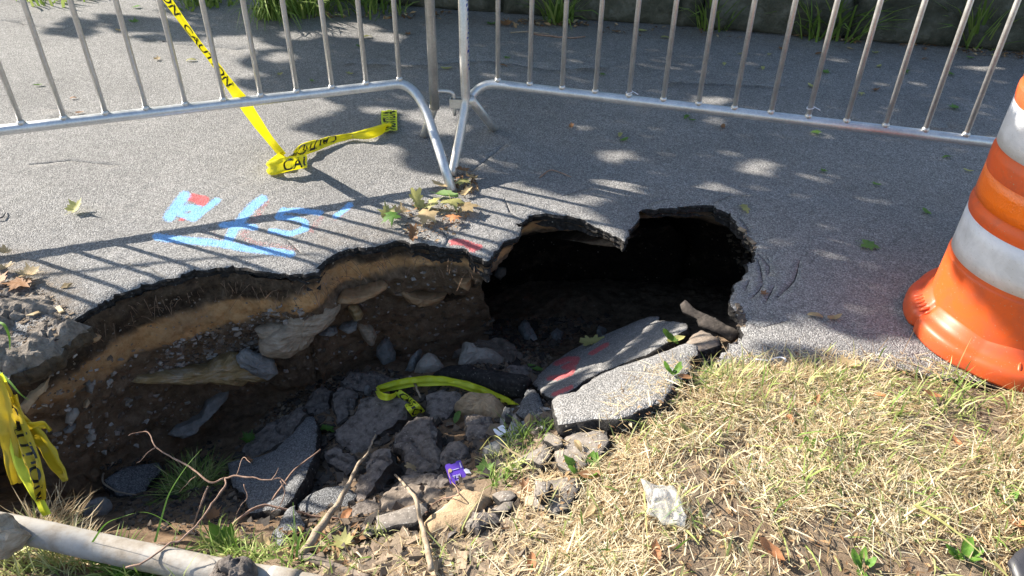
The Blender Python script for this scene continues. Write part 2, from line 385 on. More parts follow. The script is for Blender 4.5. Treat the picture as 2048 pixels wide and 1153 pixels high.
CTRL = [(0, 1075, -.30), (200, 1085, -.26), (400, 1105, -.2), (600, 1085, -.18), (720, 1060, -.14), (880, 1050, -.08), (1000, 990, -.1), (1080, 925, -.07), (1180, 880, -.04), (1260, 830, -.01), (1380, 765, -.01), (1450, 742, -.01), (1500, 770, .008), (1700, 770, .008), (1900, 800, .008), (2048, 840, .005),
        (1420, 700, -.2), (850, 970, -.34), (700, 990, -.42), (560, 1010, -.47), (900, 880, -.42), (1000, 860, -.34), (800, 830, -.50), (650, 810, -.58), (700, 745, -.62), (860, 745, -.53), (960, 745, -.48), (1050, 790, -.50), (1110, 820, -.32), (1200, 800, -.16), (1100, 700, -.66), (1060, 650, -.74), (1180, 660, -.72), (1280, 630, -.70), (1400, 640, -.54), (1300, 715, -.32), (1200, 760, -.36),
        (450, 900, -.74), (350, 900, -.80), (250, 950, -.78), (150, 950, -.80), (60, 960, -.74), (350, 990, -.62), (230, 1030, -.52), (100, 1040, -.48), (460, 980, -.56),
        (1300, 1000, .01), (1500, 1150, .01), (1900, 950, .01), (2048, 1153, 0), (1100, 1100, -.02), (800, 1150, -.05), (2400, 950, 0), (2500, 1400, 0), (1500, 1500, 0), (700, 1400, -.03), (-300, 1150, -.2), (100, 1400, -.08), (300, 1153, -.14), (530, 1140, -.11), (1150, 600, -.7), (1350, 590, -.68), (1100, 960, -.05), (1500, 880, .01), (1700, 950, .015), (960, 1100, -.03)]
cw = np.array([onz(*c) for c in CTRL])
cw = np.vstack([cw, [(-1.6, 2.7, -.9), (-.6, 2.9, -.9), (.4, 3.3, -.9), (1.1, 3.2, -.9), (-1.5, 3.6, -.9), (1.8, 3.4, -.9), (1.7, 2.3, -.5), (2.2, 1.9, -.3), (-2.2, 2.0, -.8), (-2.2, 1.2, -.4)]])
def tps_k(r2): return .5 * r2 * np.log(r2 + 1e-9)
_d2 = ((cw[:, None, :2] - cw[None, :, :2]) ** 2).sum(-1); _N = len(cw)
_A = np.zeros((_N + 3, _N + 3)); _A[:_N, :_N] = tps_k(_d2) + np.eye(_N) * .004
_A[:_N, _N] = 1; _A[:_N, _N + 1:] = cw[:, :2]; _A[_N:, :_N] = _A[:_N, _N:].T
_W = np.linalg.solve(_A, np.r_[cw[:, 2], 0, 0, 0])
def asphalt_poly():
    far = [(8.0, 7.0), (-8.0, 7.0)]
    return [tuple(p) for p in EDGE_L] + [tuple(p) for p in RIMJ] + [tuple(p) for p in EDGE_R] + far
APOLY = asphalt_poly()
PATH_HULL = [tuple(p) for p in RIMJ] 
def soil_z(x, y, detail=True):
    P = np.stack([x, y], -1); d2 = ((P[:, None, :] - cw[None, :, :2]) ** 2).sum(-1)
    z = tps_k(d2) @ _W[:_N] + _W[_N] + P @ _W[_N + 1:]
    z = np.clip(z, -1.0, .035)
    pit = np.clip(-z / .12, 0, 1)
    if detail:
        q = np.c_[x, y, np.zeros(len(x))]
        z = z + pit * (.030 * fbm(q, 9, 5, 21, .6) + .012 * np.abs(fbm(q, 40, 3, 31))) + (1 - pit) * .012 * fbm(q, 14, 5, 41)
    return z
def soil_z_under(x, y):
    z = soil_z(x, y)
    ins = inpoly(x, y, APOLY)
    return np.where(ins, np.minimum(z, -.05), z)
# floor / verge mesh
gx = np.arange(-2.1, 2.3, .0125); gy = np.arange(.3, 3.6, .0125)
GX, GY = np.meshgrid(gx, gy); gxf, gyf = GX.ravel(), GY.ravel()
gz = np.concatenate([soil_z_under(a, b) for a, b in zip(np.array_split(gxf, 12), np.array_split(gyf, 12))])
nx, ny = len(gx), len(gy); ii = np.arange(nx * ny).reshape(ny, nx)
GF = np.stack([ii[:-1, :-1], ii[:-1, 1:], ii[1:, 1:], ii[1:, :-1]], -1).reshape(-1, 4)
FLOORV = np.c_[gxf, gyf, gz]
pxy = proj(FLOORV)
nearness = np.clip((gz + .30) / .26, 0, 1)
tan_a = np.clip(nearness * (.65 + .5 * fbm(FLOORV, 8, 3, 77)), 0, 1)
brown_a = np.clip(.35 + .6 * fbm(FLOORV, 5, 3, 78), 0, 1) * np.where((gyf > 1.95) & (gxf > -.2), .1, 1)  # cave floor coloured darker to stand for its shade
floor = put('soil', mkmesh('soil', FLOORV, GF, M['soil'], True, {'sand': np.zeros(len(gz)), 'brown': brown_a, 'tan': tan_a}), center=False)
tag(floor, 'bare brown soil of the collapsed pit and the grass verge', kind='structure')
# surrounding ground out to the horizon, a frame of four sheets round the fine sheet
S = 120.0
def sheet(name, x0, x1, y0, y1, z, mat):
    return (np.array([(x0, y0, z), (x1, y0, z), (x1, y1, z), (x0, y1, z)]), [(0, 1, 2, 3)])
V, Fc = join([sheet('', -S, S, -S, .3, -.02, 0), sheet('', -S, -2.1, .3, 3.5875, -.02, 0), sheet('', 2.2875, S, .3, 3.5875, -.02, 0), sheet('', -S, S, 3.5875, S, -.06, 0)])
g = put('ground', mkmesh('ground', V, Fc, M['bank'], False), center=False); tag(g, 'flat dusty ground around the path', kind='structure')

# pit wall, hung from the rim, undercut towards the right
def gsm(A, sig):
    if sig < .3: return A.copy()
    k = int(3 * sig) + 1; wk = np.exp(-.5 * (np.arange(-k, k + 1) / sig) ** 2); wk /= wk.sum()
    Ap = np.vstack([np.repeat(A[:1], k, 0), A, np.repeat(A[-1:], k, 0)])
    return np.stack([np.convolve(Ap[:, j], wk, 'valid') for j in range(A.shape[1])], -1)
rimpx = proj(np.c_[RIMJ, np.zeros(len(RIMJ))])[:, 0]
RT = 1 - np.clip(np.interp(np.arange(len(RIMJ)), [0, len(RIMJ) - 1], [0, 1]), 0, 1)
zz = np.r_[.030, .045, np.arange(.06, 1.12, .0165)]
px_k = [0, 500, 640, 800, 975, 1100, 1260, 1500, 1600]
prof = {0.03: [.0, .0, .0, .0, .0, .0, .0, .0, .0], .06: [-.008, -.004, .004, .012, .02, .03, .04, .03, .03], .12: [.0, .0, .01, .02, .04, .07, .16, .08, .05], .22: [.015, .015, .03, .06, .11, .22, .50, .2, .08], .30: [.05, .05, .08, .12, .2, .40, .80, .34, .1], .50: [.07, .11, .15, .18, .34, .65, 1.0, .5, .15], .80: [.05, .18, .2, .22, .42, .75, 1.05, .55, .2], 1.12: [.0, .2, .2, .25, .42, .75, 1.05, .55, .2]}
pz = sorted(prof)
PT = np.array([np.interp(rimpx, px_k, prof[z]) for z in pz])            # depth x rim
order_mono = rimpx
rows = []
for z in zz:
    off = np.array([np.interp(z, pz, PT[:, i]) for i in range(len(rimpx))])
    R = gsm(RIMJ, np.interp(z, [.03, .1, .3, .7], [.4, 3, 9, 16]))
    T = np.gradient(gsm(RIMJ, 10), axis=0); T /= np.linalg.norm(T, axis=1)[:, None]
    Nn = np.stack([-T[:, 1], T[:, 0]], -1)
    P = np.c_[R, np.full(len(R), -z)]
    nz = .045 * fbm(P, 9, 5, 51, .62) * min(1, z / .12) + .022 * np.abs(fbm(P, 22, 3, 55)) * min(1, z / .2) + .014 * fbm(P, 48, 3, 52, .65) * (z > .03)
    P[:, :2] += Nn * (off + nz)[:, None]
    rows.append(P)
WV = np.vstack(rows); m = len(RIMJ); k = len(zz)
wi = np.arange(m * k).reshape(k, m)
WF = np.stack([wi[:-1, :-1], wi[1:, :-1], wi[1:, 1:], wi[:-1, 1:]], -1).reshape(-1, 4)
dep = -WV[:, 2]; rp = np.tile(rimpx, k)
kx = [-100, 60, 150, 300, 450, 560, 640, 750, 850, 930, 1040, 1140, 1210, 1600]
st = np.interp(rp, kx, [.17, .16, .16, .135, .125, .10, .045, .062, .055, .045, .035, .035, .03, .03])
sb = np.interp(rp, kx, [.22, .24, .26, .255, .235, .19, .155, .13, .105, .085, .10, .095, .03, .03])
wob = .020 * fbm(WV, 6, 5, 61, .62) + .010 * fbm(WV, 30, 3, 64)
sand_a = np.clip((dep + wob - st) / .014, 0, 1) * np.clip((sb - dep - wob) / .012, 0, 1) * np.interp(rp, [-100, 60, 200, 300], [.25, .45, .8, 1])
sand_a *= np.interp(rp, [1140, 1230], [1, 0]) * np.clip(.95 + .9 * fbm(WV, 12, 4, 66), .4, 1)
brown_w = np.clip((dep - sb) / .2, 0, 1) * np.clip(.45 + .8 * fbm(WV, 4, 3, 63), 0, 1)
brown_w = np.maximum(brown_w, np.interp(rp, [0, 300], [.7, 0])) * np.interp(rp, [920, 1010], [1, .1])  # less brown under the overhang, the cave's shade put into the soil colour
wall = put('pit_wall', mkmesh('pit_wall', WV, WF, M['soil'], True, {'sand': sand_a, 'brown': brown_w, 'tan': np.zeros(len(WV)), 'dark': np.maximum(np.clip((st + .01 - dep - wob) / .015, 0, 1), 1.6 * np.clip((rp - 950) / 60, 0, 1) * np.clip((dep - .12) / .06, 0, 1))}), center=False)  # dark mask: real root layer, plus cave shade painted into the undercut soil
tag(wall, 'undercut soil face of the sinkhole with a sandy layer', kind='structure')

# ------------------------------------------------------------------ asphalt path with the broken rim
BLUE = [([(369, 391), (352, 414), (338, 434)], 14), ([(350, 422), (378, 414), (394, 415), (384, 436), (362, 428)], 10), ([(434, 400), (408, 420), (387, 438)], 9), ([(525, 397), (500, 417), (482, 440), (466, 462), (455, 486)], 12), ([(314, 474), (360, 480), (425, 486), (485, 497), (540, 503), (580, 508)], 12), ([(445, 450), (475, 449), (508, 455)], 10), ([(640, 425), (600, 421), (566, 420), (556, 434), (590, 437), (610, 444), (611, 458), (580, 468), (542, 462)], 8.5), ([(700, 410), (671, 433)], 8)]
RED = [([(378, 394), (408, 399), (402, 406)], 11, 1), ([(375, 434), (362, 438)], 6, .8), ([(532, 402), (486, 474), (516, 490), (588, 497)], 12, .42), ([(641, 436), (622, 462)], 11, .42), ([(700, 417), (668, 440)], 8, .4), ([(420, 460), (440, 478), (330, 488)], 8, .36), ([(906, 484), (930, 486), (950, 494)], 8, 1), ([(944, 498), (958, 494)], 7, 1)]
def paint(P):
    q = proj(P); q = q * [1, 1.35]
    b = np.zeros(len(P)); r = np.zeros(len(P))
    for pts, rad in BLUE: b = np.maximum(b, np.clip(1.45 - segdist(q, [(x, y * 1.35) for x, y in pts]) / (rad * 1.0), 0, 1.15) / 1.15)
    for pts, rad, s in RED: r = np.maximum(r, s * np.clip(1.4 - segdist(q, [(x, y * 1.35) for x, y in pts]) / (rad * 1.15), 0, 1))
    return b, r
CRACKS = [[(1430, 405), (1460, 392), (1500, 388)], [(1300, 408), (1330, 398), (1372, 400)], [(1562, 590), (1590, 560), (1600, 520)], [(640, 520), (600, 505), (575, 480)], [(330, 556), (300, 535), (262, 530)], [(1500, 640), (1530, 650), (1575, 640)], [(1040, 440), (1020, 425), (1010, 400)], [(1700, 240), (1820, 262), (1900, 255)], [(60, 330), (140, 322), (230, 330)], [(120, 215), (180, 240), (260, 236)],[(1505, 478), (1518, 500), (1530, 512), (1540, 528), (1538, 545)], [(1516, 505), (1524, 540), (1526, 560)], [(1480, 430), (1494, 446), (1502, 462)], [(1494, 570), (1500, 556)], [(1548, 572), (1538, 592), (1533, 602)], [(1132, 392), (1150, 385), (1178, 378)], [(893, 488), (898, 478), (912, 472)], [(895, 478), (885, 462)], [(940, 345), (900, 290), (960, 260)][:1] + [(975, 318), (1010, 290)], [(1523, 512), (1535, 508), (1543, 520)], [(1508, 590), (1520, 578), (1526, 566)], [(700, 127), (830, 132), (980, 122), (1100, 140), (1200, 135)], [(0, 40), (60, 50), (120, 60)], [(270, 75), (420, 95), (470, 100)], [(1350, 165), (1480, 170), (1560, 176)]]
pts2 = []; con = []
def addpoly(P):
    o = len(pts2)
    for p in P: pts2.append((float(p[0]), float(p[1])))
    n = len(P)
    for i in range(n): con.append((o + i, o + (i + 1) % n))
addpoly(APOLY)
crack_c = []
for ck in CRACKS:
    C3 = np.array([onz(*p)[:2] for p in ck])
    far = C3[:, 1].mean() > 2.7
    cl = jag_line(C3, .006 if not far else .03, .0025 if not far else .03, 71)
    crack_c.append((cl, .0022 if not far else .004))
def dense(x0, x1, y0, y1, s):
    X, Y = np.meshgrid(np.arange(x0, x1, s), np.arange(y0, y1, s)); X = X.ravel(); Y = Y.ravel()
    return np.c_[X, Y] + RNG.uniform(-.3, .3, (len(X), 2)) * s
ip = [dense(-1.35, 0.15, 1.85, 2.5, .011), dense(-2.3, 2.4, .8, 2.95, .022), dense(-4.2, 4.2, 2.95, 6.5, .1)]
ip[1] = ip[1][~((ip[1][:, 0] > -1.35) & (ip[1][:, 0] < .15) & (ip[1][:, 1] > 1.85) & (ip[1][:, 1] < 2.5))]
ip = np.vstack(ip)
ip = ip[inpoly(ip[:, 0], ip[:, 1], APOLY)]
dr = segdist(ip, [tuple(p) for p in RIMJ[::3]]); ip = ip[dr > .008]
for cl, wd in crack_c: ip = ip[segdist(ip, [tuple(c) for c in cl[::2]]) > .009]
crk_pts = []
for cl, wd in crack_c:
    T = np.gradient(cl, axis=0); T /= np.linalg.norm(T, axis=1)[:, None]; Nn = np.stack([-T[:, 1], T[:, 0]], -1)
    tw = np.sin(np.linspace(0, math.pi, len(cl)))[:, None] * .7 + .3
    for P_, c_ in ((cl, 1), (cl + Nn * wd * tw, 0), (cl - Nn * wd * tw, 0)):
        ok = inpoly(P_[:, 0], P_[:, 1], APOLY); ok &= segdist(P_, [tuple(p) for p in RIMJ[::3]]) > .006
        crk_pts += [(p[0], p[1], c_) for p in P_[ok]]
allp = pts2 + [tuple(map(float, p)) for p in ip] + [(float(a), float(b)) for a, b, c in crk_pts]
res = delaunay_2d_cdt([Vector(p) for p in allp], con, [], 1, 1e-6)
AV = np.array([(v.x, v.y, 0.0) for v in res[0]])
AF = np.array([tuple(f) for f in res[2]])
# which output vertices are crack centres
cc = np.array([(a, b) for a, b, c in crk_pts if c == 1])
key = {(round(a, 5), round(b, 5)) for a, b in cc}
crk = np.array([1.0 if (round(v[0], 5), round(v[1], 5)) in key else 0.0 for v in AV])
b_a, r_a = paint(AV)
AV[:, 2] += .004 * fbm(AV, 2.2, 4, 81) + .0022 * fbm(AV, 45, 2, 82) - .010 * crk
drim = segdist(AV[:, :2], [tuple(p) for p in RIMJ[::2]])
apx = proj(AV)
right_sag = np.clip((apx[:, 0] - 1430) / 60, 0, 1) * (apx[:, 1] > 380)
AV[:, 2] -= (.004 + .016 * right_sag) * np.exp(-drim / (.02 + .05 * right_sag)) + .003 * (drim < .004)
dirt_a = np.zeros(len(AV))
dirt_a = np.maximum(dirt_a, np.clip(1 - segdist(apx, [(-100, 560), (40, 560), (110, 590), (130, 640)]) / 75, 0, 1))
dirt_a = np.maximum(dirt_a, .55 * np.clip(1 - segdist(apx, [(500, 30), (930, 40), (1500, 75), (2048, 115)]) / 26, 0, 1))
dirt_a = np.maximum(dirt_a, .6 * np.clip(1 - segdist(apx, [(1440, 742), (1800, 748), (1960, 770)]) / 34, 0, 1))
dirt_a = np.maximum(dirt_a, .45 * np.clip(1 - segdist(apx, [(650, 480), (820, 450), (900, 440)]) / 40, 0, 1))
# broken edge: skirt under the rim and along the verge
bnd = [tuple(p) for p in np.vstack([EDGE_L[-1:], RIMJ, EDGE_R])]
idx = {(round(v[0], 5), round(v[1], 5)): i for i, v in enumerate(AV)}
bi = [idx.get((round(float(p[0]), 5), round(float(p[1]), 5))) for p in np.vstack([RIMJ, EDGE_R])]
bi = [b for b in bi if b is not None]
top = AV[bi]; n0 = len(AV); SV = []
hd = np.array([[-.0, 0, 0]])
T = np.gradient(gsm(top[:, :2], 6), axis=0); T /= np.linalg.norm(T, axis=1)[:, None] + 1e-9; Nn = np.stack([-T[:, 1], T[:, 0]], -1)
for j, dz in enumerate((.008, .020, .034, .048, .062)):
    P = top.copy(); P[:, 2] -= dz * (.62 + .9 * np.clip(fbm(np.c_[top[:, :2], top[:, 2] * 0], 7, 3, 88), -.7, 1))
    wv = .012 * fbm(P, 55, 3, 90 + j, .65) + (.003 if j % 2 else -.004) * (1 + fbm(P, 20, 2, 97)) + .003 * j
    P[:, :2] += Nn * wv[:, None]; SV.append(P)
SVa = np.vstack(SV); nb = len(top)
sidx = np.vstack([np.array(bi)[None], n0 + np.arange(5 * nb).reshape(5, nb)])
SF = np.stack([sidx[:-1, :-1], sidx[1:, :-1], sidx[1:, 1:], sidx[:-1, 1:]], -1).reshape(-1, 4)
zeros = np.zeros(len(SVa))
faces = [tuple(int(i) for i in f) for f in AF] + [tuple(int(i) for i in f) for f in SF]
path = put('path', mkmesh('path', np.vstack([AV, SVa]), faces, [M['asphalt'], M['bitumen']], True, {'blue': np.r_[b_a, zeros], 'red': np.r_[r_a, zeros], 'dirt': np.r_[dirt_a, zeros], 'crack': np.r_[crk, zeros]}, [0] * len(AF) + [1] * len(SF)), center=False)
path.data.polygons.foreach_set('use_smooth', [True] * len(AF) + [False] * len(SF))
tag(path, 'worn grey asphalt path broken open by the sinkhole', kind='structure')

# surfaces things can be set down on
def bvh_of(items):
    V = []; F = []; o = 0
    for v, f in items:
        V += [tuple(x) for x in v]; F += [tuple(int(i) + o for i in q) for q in f]; o += len(v)
    return BVHTree.FromPolygons(V, F)
SOLID = [(FLOORV, GF), (WV, WF), (AV, AF)]
BV = bvh_of(SOLID); BV0 = BV
def hit(px, py, bv=None):
    r = Vector(ray(px, py)).normalized()
    h = (bv or BV).ray_cast(Vector(CP), r, 60)
    return np.array(h[0]) if h[0] is not None else onz(px, py, 0)
def drop(x, y, z0=2.0):
    h = BV.ray_cast(Vector((x, y, z0)), Vector((0, 0, -1)), 10)
    return h[0].z if h[0] is not None else 0.0
#MARK1
# ------------------------------------------------------------------ builders for stones and slabs
VIEW = lambda p: (CP - p) / np.linalg.norm(CP - p)
def fit_plane(poly, lift, tilt=(0, 0), face=.35):
    H = np.array([hit(*p) for p in poly]); c = hit(*np.mean(poly, 0)); d = np.linalg.norm(H - CP, axis=1); md = np.median(d)
    H = H[np.abs(d - md) < .25]; 
    if len(H) < 3: H = np.array([c, c + [.01, 0, 0], c + [0, .01, 0]])
    q = H.mean(0); u, s_, vt = np.linalg.svd(H - q); n = vt[2]
    v = VIEW(q); n = n if n @ v > 0 else -n
    n = n * (1 - face) + v * face; n = n + np.array([tilt[0], tilt[1], 0]); n /= np.linalg.norm(n)
    return q + n * lift, n
def plane3(a, b, c):
    P = [onz(*q) for q in (a, b, c)]; n = np.cross(P[1] - P[0], P[2] - P[0]); n /= np.linalg.norm(n)
    if n @ VIEW(P[0]) < 0: n = -n
    return P[0], n
def basis(n):
    u = np.cross([0, 1.0, 0], n)
    if np.linalg.norm(u) < .2: u = np.cross([1.0, 0, 0], n)
    u /= np.linalg.norm(u); return u, np.cross(n, u)
def outline2d(poly, p0, n, step, jag, seed):
    u, v = basis(n); W = np.array([onplane(px, py, p0, n) for px, py in poly])
    Q = np.stack([(W - p0) @ u, (W - p0) @ v], -1)
    ar = .5 * np.sum(Q[:, 0] * np.roll(Q[:, 1], -1) - np.roll(Q[:, 0], -1) * Q[:, 1])
    if ar < 0: Q = Q[::-1]
    Q = jag_line(np.vstack([Q, Q[:1]]), step, jag, seed)[:-1]
    return Q, u, v
_seed = [100]
def slab(name, label, cat, poly, plane, thick, mat_top, mat_side, group=None, rough=.004, jag=.010, grid=.016, paintred=None, parent=None, bend=0, cracks=0):
    """a broken plate: ragged outline, uneven top, rough broken sides, real underside"""
    _seed[0] += 1; sd = _seed[0]; p0, n = plane
    Q, u, v = outline2d(poly, p0, n, .011, jag, sd)
    lo, hi = Q.min(0), Q.max(0)
    X, Y = np.meshgrid(np.arange(lo[0], hi[0], grid), np.arange(lo[1], hi[1], grid)); X = X.ravel(); Y = Y.ravel()
    I = np.c_[X, Y] + np.random.default_rng(sd).uniform(-.25, .25, (len(X), 2)) * grid
    I = I[inpoly(I[:, 0], I[:, 1], Q)] if len(I) else I
    if len(I): I = I[segdist(I, list(map(tuple, Q)) + [tuple(Q[0])]) > .006]
    m = len(Q); allp = [Vector((float(a), float(b))) for a, b in np.vstack([Q, I])]
    r = delaunay_2d_cdt(allp, [(i, (i + 1) % m) for i in range(m)], [], 1, 1e-7)
    A = np.array([(p.x, p.y) for p in r[0]]); F = [tuple(f) for f in r[2]]
    dr = segdist(A, list(map(tuple, Q)) + [tuple(Q[0])])
    P3 = np.c_[A, np.full(len(A), sd * 1.7)]
    h = rough * fbm(P3, 26, 4, sd) + rough * 1.5 * fbm(P3, 7, 3, sd + 3) - rough * 1.6 * np.exp(-dr / .008)
    if cracks:
        wv_ = fbm(P3, 9, 2, sd + 50); h = h - .016 * np.clip(1 - np.abs(wv_) / .05, 0, 1) + .012 * (np.floor((fbm(P3, 6, 2, sd + 60) + .5) * 5) / 5 - .4) + .004 * fbm(P3, 70, 3, sd + 70, .7)
    h = h + bend * (A[:, 0] / max(hi[0], -lo[0], 1e-3)) ** 2
    ktop = {(round(a, 6), round(b, 6)): i for i, (a, b) in enumerate(A)}
    ring = [ktop.get((round(float(a), 6), round(float(b), 6))) for a, b in Q]; ring = [x for x in ring if x is not None]
    RQ = A[ring]; c = RQ.mean(0); V2 = [A]; H2 = [h]; off = len(A); rings = [ring]; fr = []
    for j, t in enumerate((.18, .4, .65, .88, 1.0)):
        Pn = np.c_[RQ, np.full(len(RQ), j * .37 + sd)]
        rad = RQ - c; rad /= np.linalg.norm(rad, axis=1)[:, None] + 1e-9
        V2.append(RQ + rad * (.25 * thick * fbm(Pn, 50, 3, sd + j) - (.0 if j < 3 else .22 * thick) + .06 * thick)[:, None])
        H2.append(h[ring] - thick * t + .12 * thick * fbm(Pn, 22, 2, sd + 9)); rings.append(list(range(off, off + len(ring)))); off += len(ring)
    fs = []
    mm = len(ring)
    for a, b in zip(rings[:-1], rings[1:]):
        for i in range(mm): fs.append((a[i], b[i], b[(i + 1) % mm], a[(i + 1) % mm]))
    fs.append(tuple(rings[-1][::-1]))
    A2 = np.vstack(V2); Hh = np.concatenate(H2); W = p0 + A2[:, :1] * u + A2[:, 1:] * v + Hh[:, None] * n
    attrs = {}
    if paintred:
        q = proj(W) * [1, 1.2]; rr = np.zeros(len(W))
        for pts, rad in paintred: rr = np.maximum(rr, np.clip(1.25 - segdist(q, [(x, y * 1.2) for x, y in pts]) / (rad * 1.2), 0, 1))
        attrs['red'] = rr
    me = mkmesh(name, W, F + fs, [mat_top, mat_side], not cracks, attrs, [0] * len(F) + [1] * len(fs))
    o = put(name, me, parent)
    if parent is None: tag(o, label, cat, group)
    SLABS.append((W, F + fs)); return o
SLABS = []
def rock(name, label, cat, poly, plane, thick, mat, group=None, rough=.12, jag=.008, flat=.75, smooth=False, crumb=0, parent=None):
    """a solid lump whose outline is poly; flat: how level its top is before it falls off"""
    _seed[0] += 1; sd = _seed[0]; p0, n = plane
    Q, u, v = outline2d(poly, p0, n, .0055 if crumb else .009, jag, sd)
    c = Q.mean(0); rg = np.random.default_rng(sd); m = len(Q)
    tilt = rg.uniform(-.25, .25, 2) * thick / (np.ptp(Q, axis=0) / 2 + .01)
    V = []; hs = []
    sc_ = [(.80, -.8), (.95, -.4), (1.0, 0), (.97, .28), (.90, .52 * flat + .1), (.76, .80 * flat + .1), (.58, .92), (.38, .98), (.18, 1.0)]
    if crumb:
        a_ = np.array(sc_); t_ = np.linspace(0, len(a_) - 1, 27); sc_ = [(np.interp(q_, range(len(a_)), a_[:, 0]), np.interp(q_, range(len(a_)), a_[:, 1])) for q_ in t_]
    for s_, h_ in sc_:
        P = c + (Q - c) * s_; V.append(P); hs.append(np.full(m, h_ * thick) + (P - c) @ tilt * max(0, min(1, h_ * 1.3)))
    V.append(c[None]); hs.append(np.array([thick]))
    A = np.vstack(V); h = np.concatenate(hs)
    size = np.sqrt(np.ptp(Q[:, 0]) * np.ptp(Q[:, 1]))
    P3 = np.c_[A, h] + sd * 3.1
    fac = np.floor(fbm(P3, 2.6 / size, 2, sd) * 5) / 5
    crag = 0
    if crumb:
        crag = crumb * (fbm(P3, 38, 4, sd + 31, .65) * .010 - .016 * np.clip(1 - np.abs(fbm(P3, 13, 3, sd + 40)) / .07, 0, 1))
    d = rough * size * (.8 * fbm(P3, 3.2 / size, 4, sd, .6) + .8 * np.floor(fbm(P3, 2.2 / size, 2, sd + 8) * 3.5) / 3.5) + crag
    inner = np.concatenate([np.full(m, 1 if abs(q_[1]) > .35 else .15 + abs(q_[1]) * 2) for q_ in sc_] + [[1]])
    h = h + d * inner
    W = p0 + A[:, :1] * u + A[:, 1:] * v + h[:, None] * n
    L = len(sc_); F = []
    for a in range(L - 1):
        for i in range(m): F.append((a * m + i, a * m + (i + 1) % m, (a + 1) * m + (i + 1) % m, (a + 1) * m + i))
    for i in range(m): F.append(((L - 1) * m + i, (L - 1) * m + (i + 1) % m, L * m))
    F.append(tuple(range(m - 1, -1, -1)))
    o = put(name, mkmesh(name, W, F, mat, smooth), parent)
    if parent is None: tag(o, label, cat, group)
    SLABS.append((W, F)); return o

# ------------------------------------------------------------------ crumbly soil bank at the left edge
bank_poly = [(-120, 520), (10, 522), (70, 548), (112, 585), (152, 618), (168, 640), (150, 662), (128, 668), (112, 690), (60, 698), (30, 712), (-60, 735), (-140, 750)]
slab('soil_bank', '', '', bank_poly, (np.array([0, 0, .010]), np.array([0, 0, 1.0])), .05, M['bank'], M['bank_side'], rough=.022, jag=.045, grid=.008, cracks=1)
ob = bpy.data.objects['soil_bank']; 
for k_ in ('label', 'category'):
    if k_ in ob: del ob[k_]
tag(ob, 'crumbly grey soil heaped over the left end of the path', kind='structure')

# ------------------------------------------------------------------ stones of the pit wall and pit
R_ = 'stones sticking out of the pit wall'
def P_(l): return l
def wallrock(label, poly, lift, thick, mat, **k):
    rock('stone', label, 'stone', poly, fit_plane(poly, lift, face=k.pop('face', .6)), thick, mat, **k)
wallrock('large brown banded boulder bulging out of the pit wall', [(517, 685), (531, 668), (569, 645), (576, 623), (610, 605), (659, 592), (682, 600), (680, 618), (659, 647), (631, 668), (617, 692), (576, 714), (548, 715), (520, 705)], .03, .07, M['schist'], rough=.10)
wallrock('small grey brown stone above left of the banded boulder', [(510, 658), (541, 646), (572, 645), (569, 664), (541, 679), (520, 672)], .03, .035, M['schist'])
wallrock('long ochre slab stone jutting from the wall below the sand layer', [(253, 758), (277, 748), (347, 741), (416, 734), (461, 706), (486, 709), (534, 720), (555, 727), (555, 748), (534, 761), (499, 761), (486, 772), (430, 768), (347, 767), (288, 763)], .05, .05, M['ochrestone'], rough=.08)
wallrock('dark grey blocky stone on the right end of the ochre slab stone', [(470, 712), (490, 698), (520, 706), (552, 722), (557, 746), (536, 762), (505, 748), (480, 735)], .11, .03, M['greystone'], rough=.16)
wallrock('grey flagstone leaning steeply against the pit wall', [(334, 869), (350, 855), (373, 845), (401, 830), (416, 802), (440, 785), (456, 781), (456, 795), (424, 826), (401, 849), (385, 873), (365, 877)], .03, .03, M['greystone'], rough=.05, flat=1)
wallrock('small pale white stone in the left wall beside the hanging tape', [(128, 845), (134, 826), (146, 815), (158, 816), (161, 824), (153, 841), (141, 852)], .01, .025, M['palestone'])
wallrock('brown stone just below the small pale white stone', [(127, 862), (138, 852), (150, 849), (150, 858), (142, 868), (130, 870)], .01, .02, M['greystone'])
wallrock('half round tan stone in the upper wall below the leaf pile', [(789, 580), (800, 576), (845, 585), (895, 585), (886, 598), (873, 608), (839, 612), (816, 603), (805, 592)], .02, .05, M['sandstone'])
wallrock('pointed tan stone near the dark mouth of the cave', [(907, 557), (945, 553), (942, 572), (938, 580), (924, 574)], .02, .035, M['sandstone'])
wallrock('pinkish grey stone under the overhanging asphalt point', [(985, 550), (997, 534), (1014, 534), (1012, 550), (1000, 560)], .02, .03, M['palestone'])
wallrock('thin sandy ledge stone under the sand layer beside the banded boulder', [(672, 603), (685, 587), (712, 583), (771, 564), (776, 569), (757, 585), (733, 595), (699, 606)], .04, .045, M['sandstone'], rough=.06)
wallrock('knobbly ochre stone hanging right of the banded boulder', [(692, 605), (712, 606), (726, 625), (724, 640), (708, 640), (696, 625)], .03, .035, M['ochrestone'])
wallrock('grey blocky stone with pale veins under the ledge stone', [(712, 650), (719, 642), (746, 652), (755, 670), (748, 690), (737, 693), (726, 678)], .03, .035, M['schist'], rough=.1)
wallrock('flat greenish stone left of the pale veined blocky stone', [(676, 657), (685, 647), (715, 643), (712, 659), (694, 665)], .03, .03, M['greystone'])
wallrock('flat grey stone hard against the banded boulder', [(638, 668), (654, 655), (672, 655), (674, 664), (656, 675)], .03, .03, M['greystone'])
wallrock('pale flat stone showing in the brown wall at the far left', [(38, 812), (70, 775), (102, 747), (95, 772), (75, 800), (50, 828)], .01, .02, M['tanstone'], rough=.05)
wallrock('small yellowish stone above the pale flat stone at the far left', [(110, 718), (135, 702), (139, 708), (122, 722)], .008, .015, M['tanstone'])
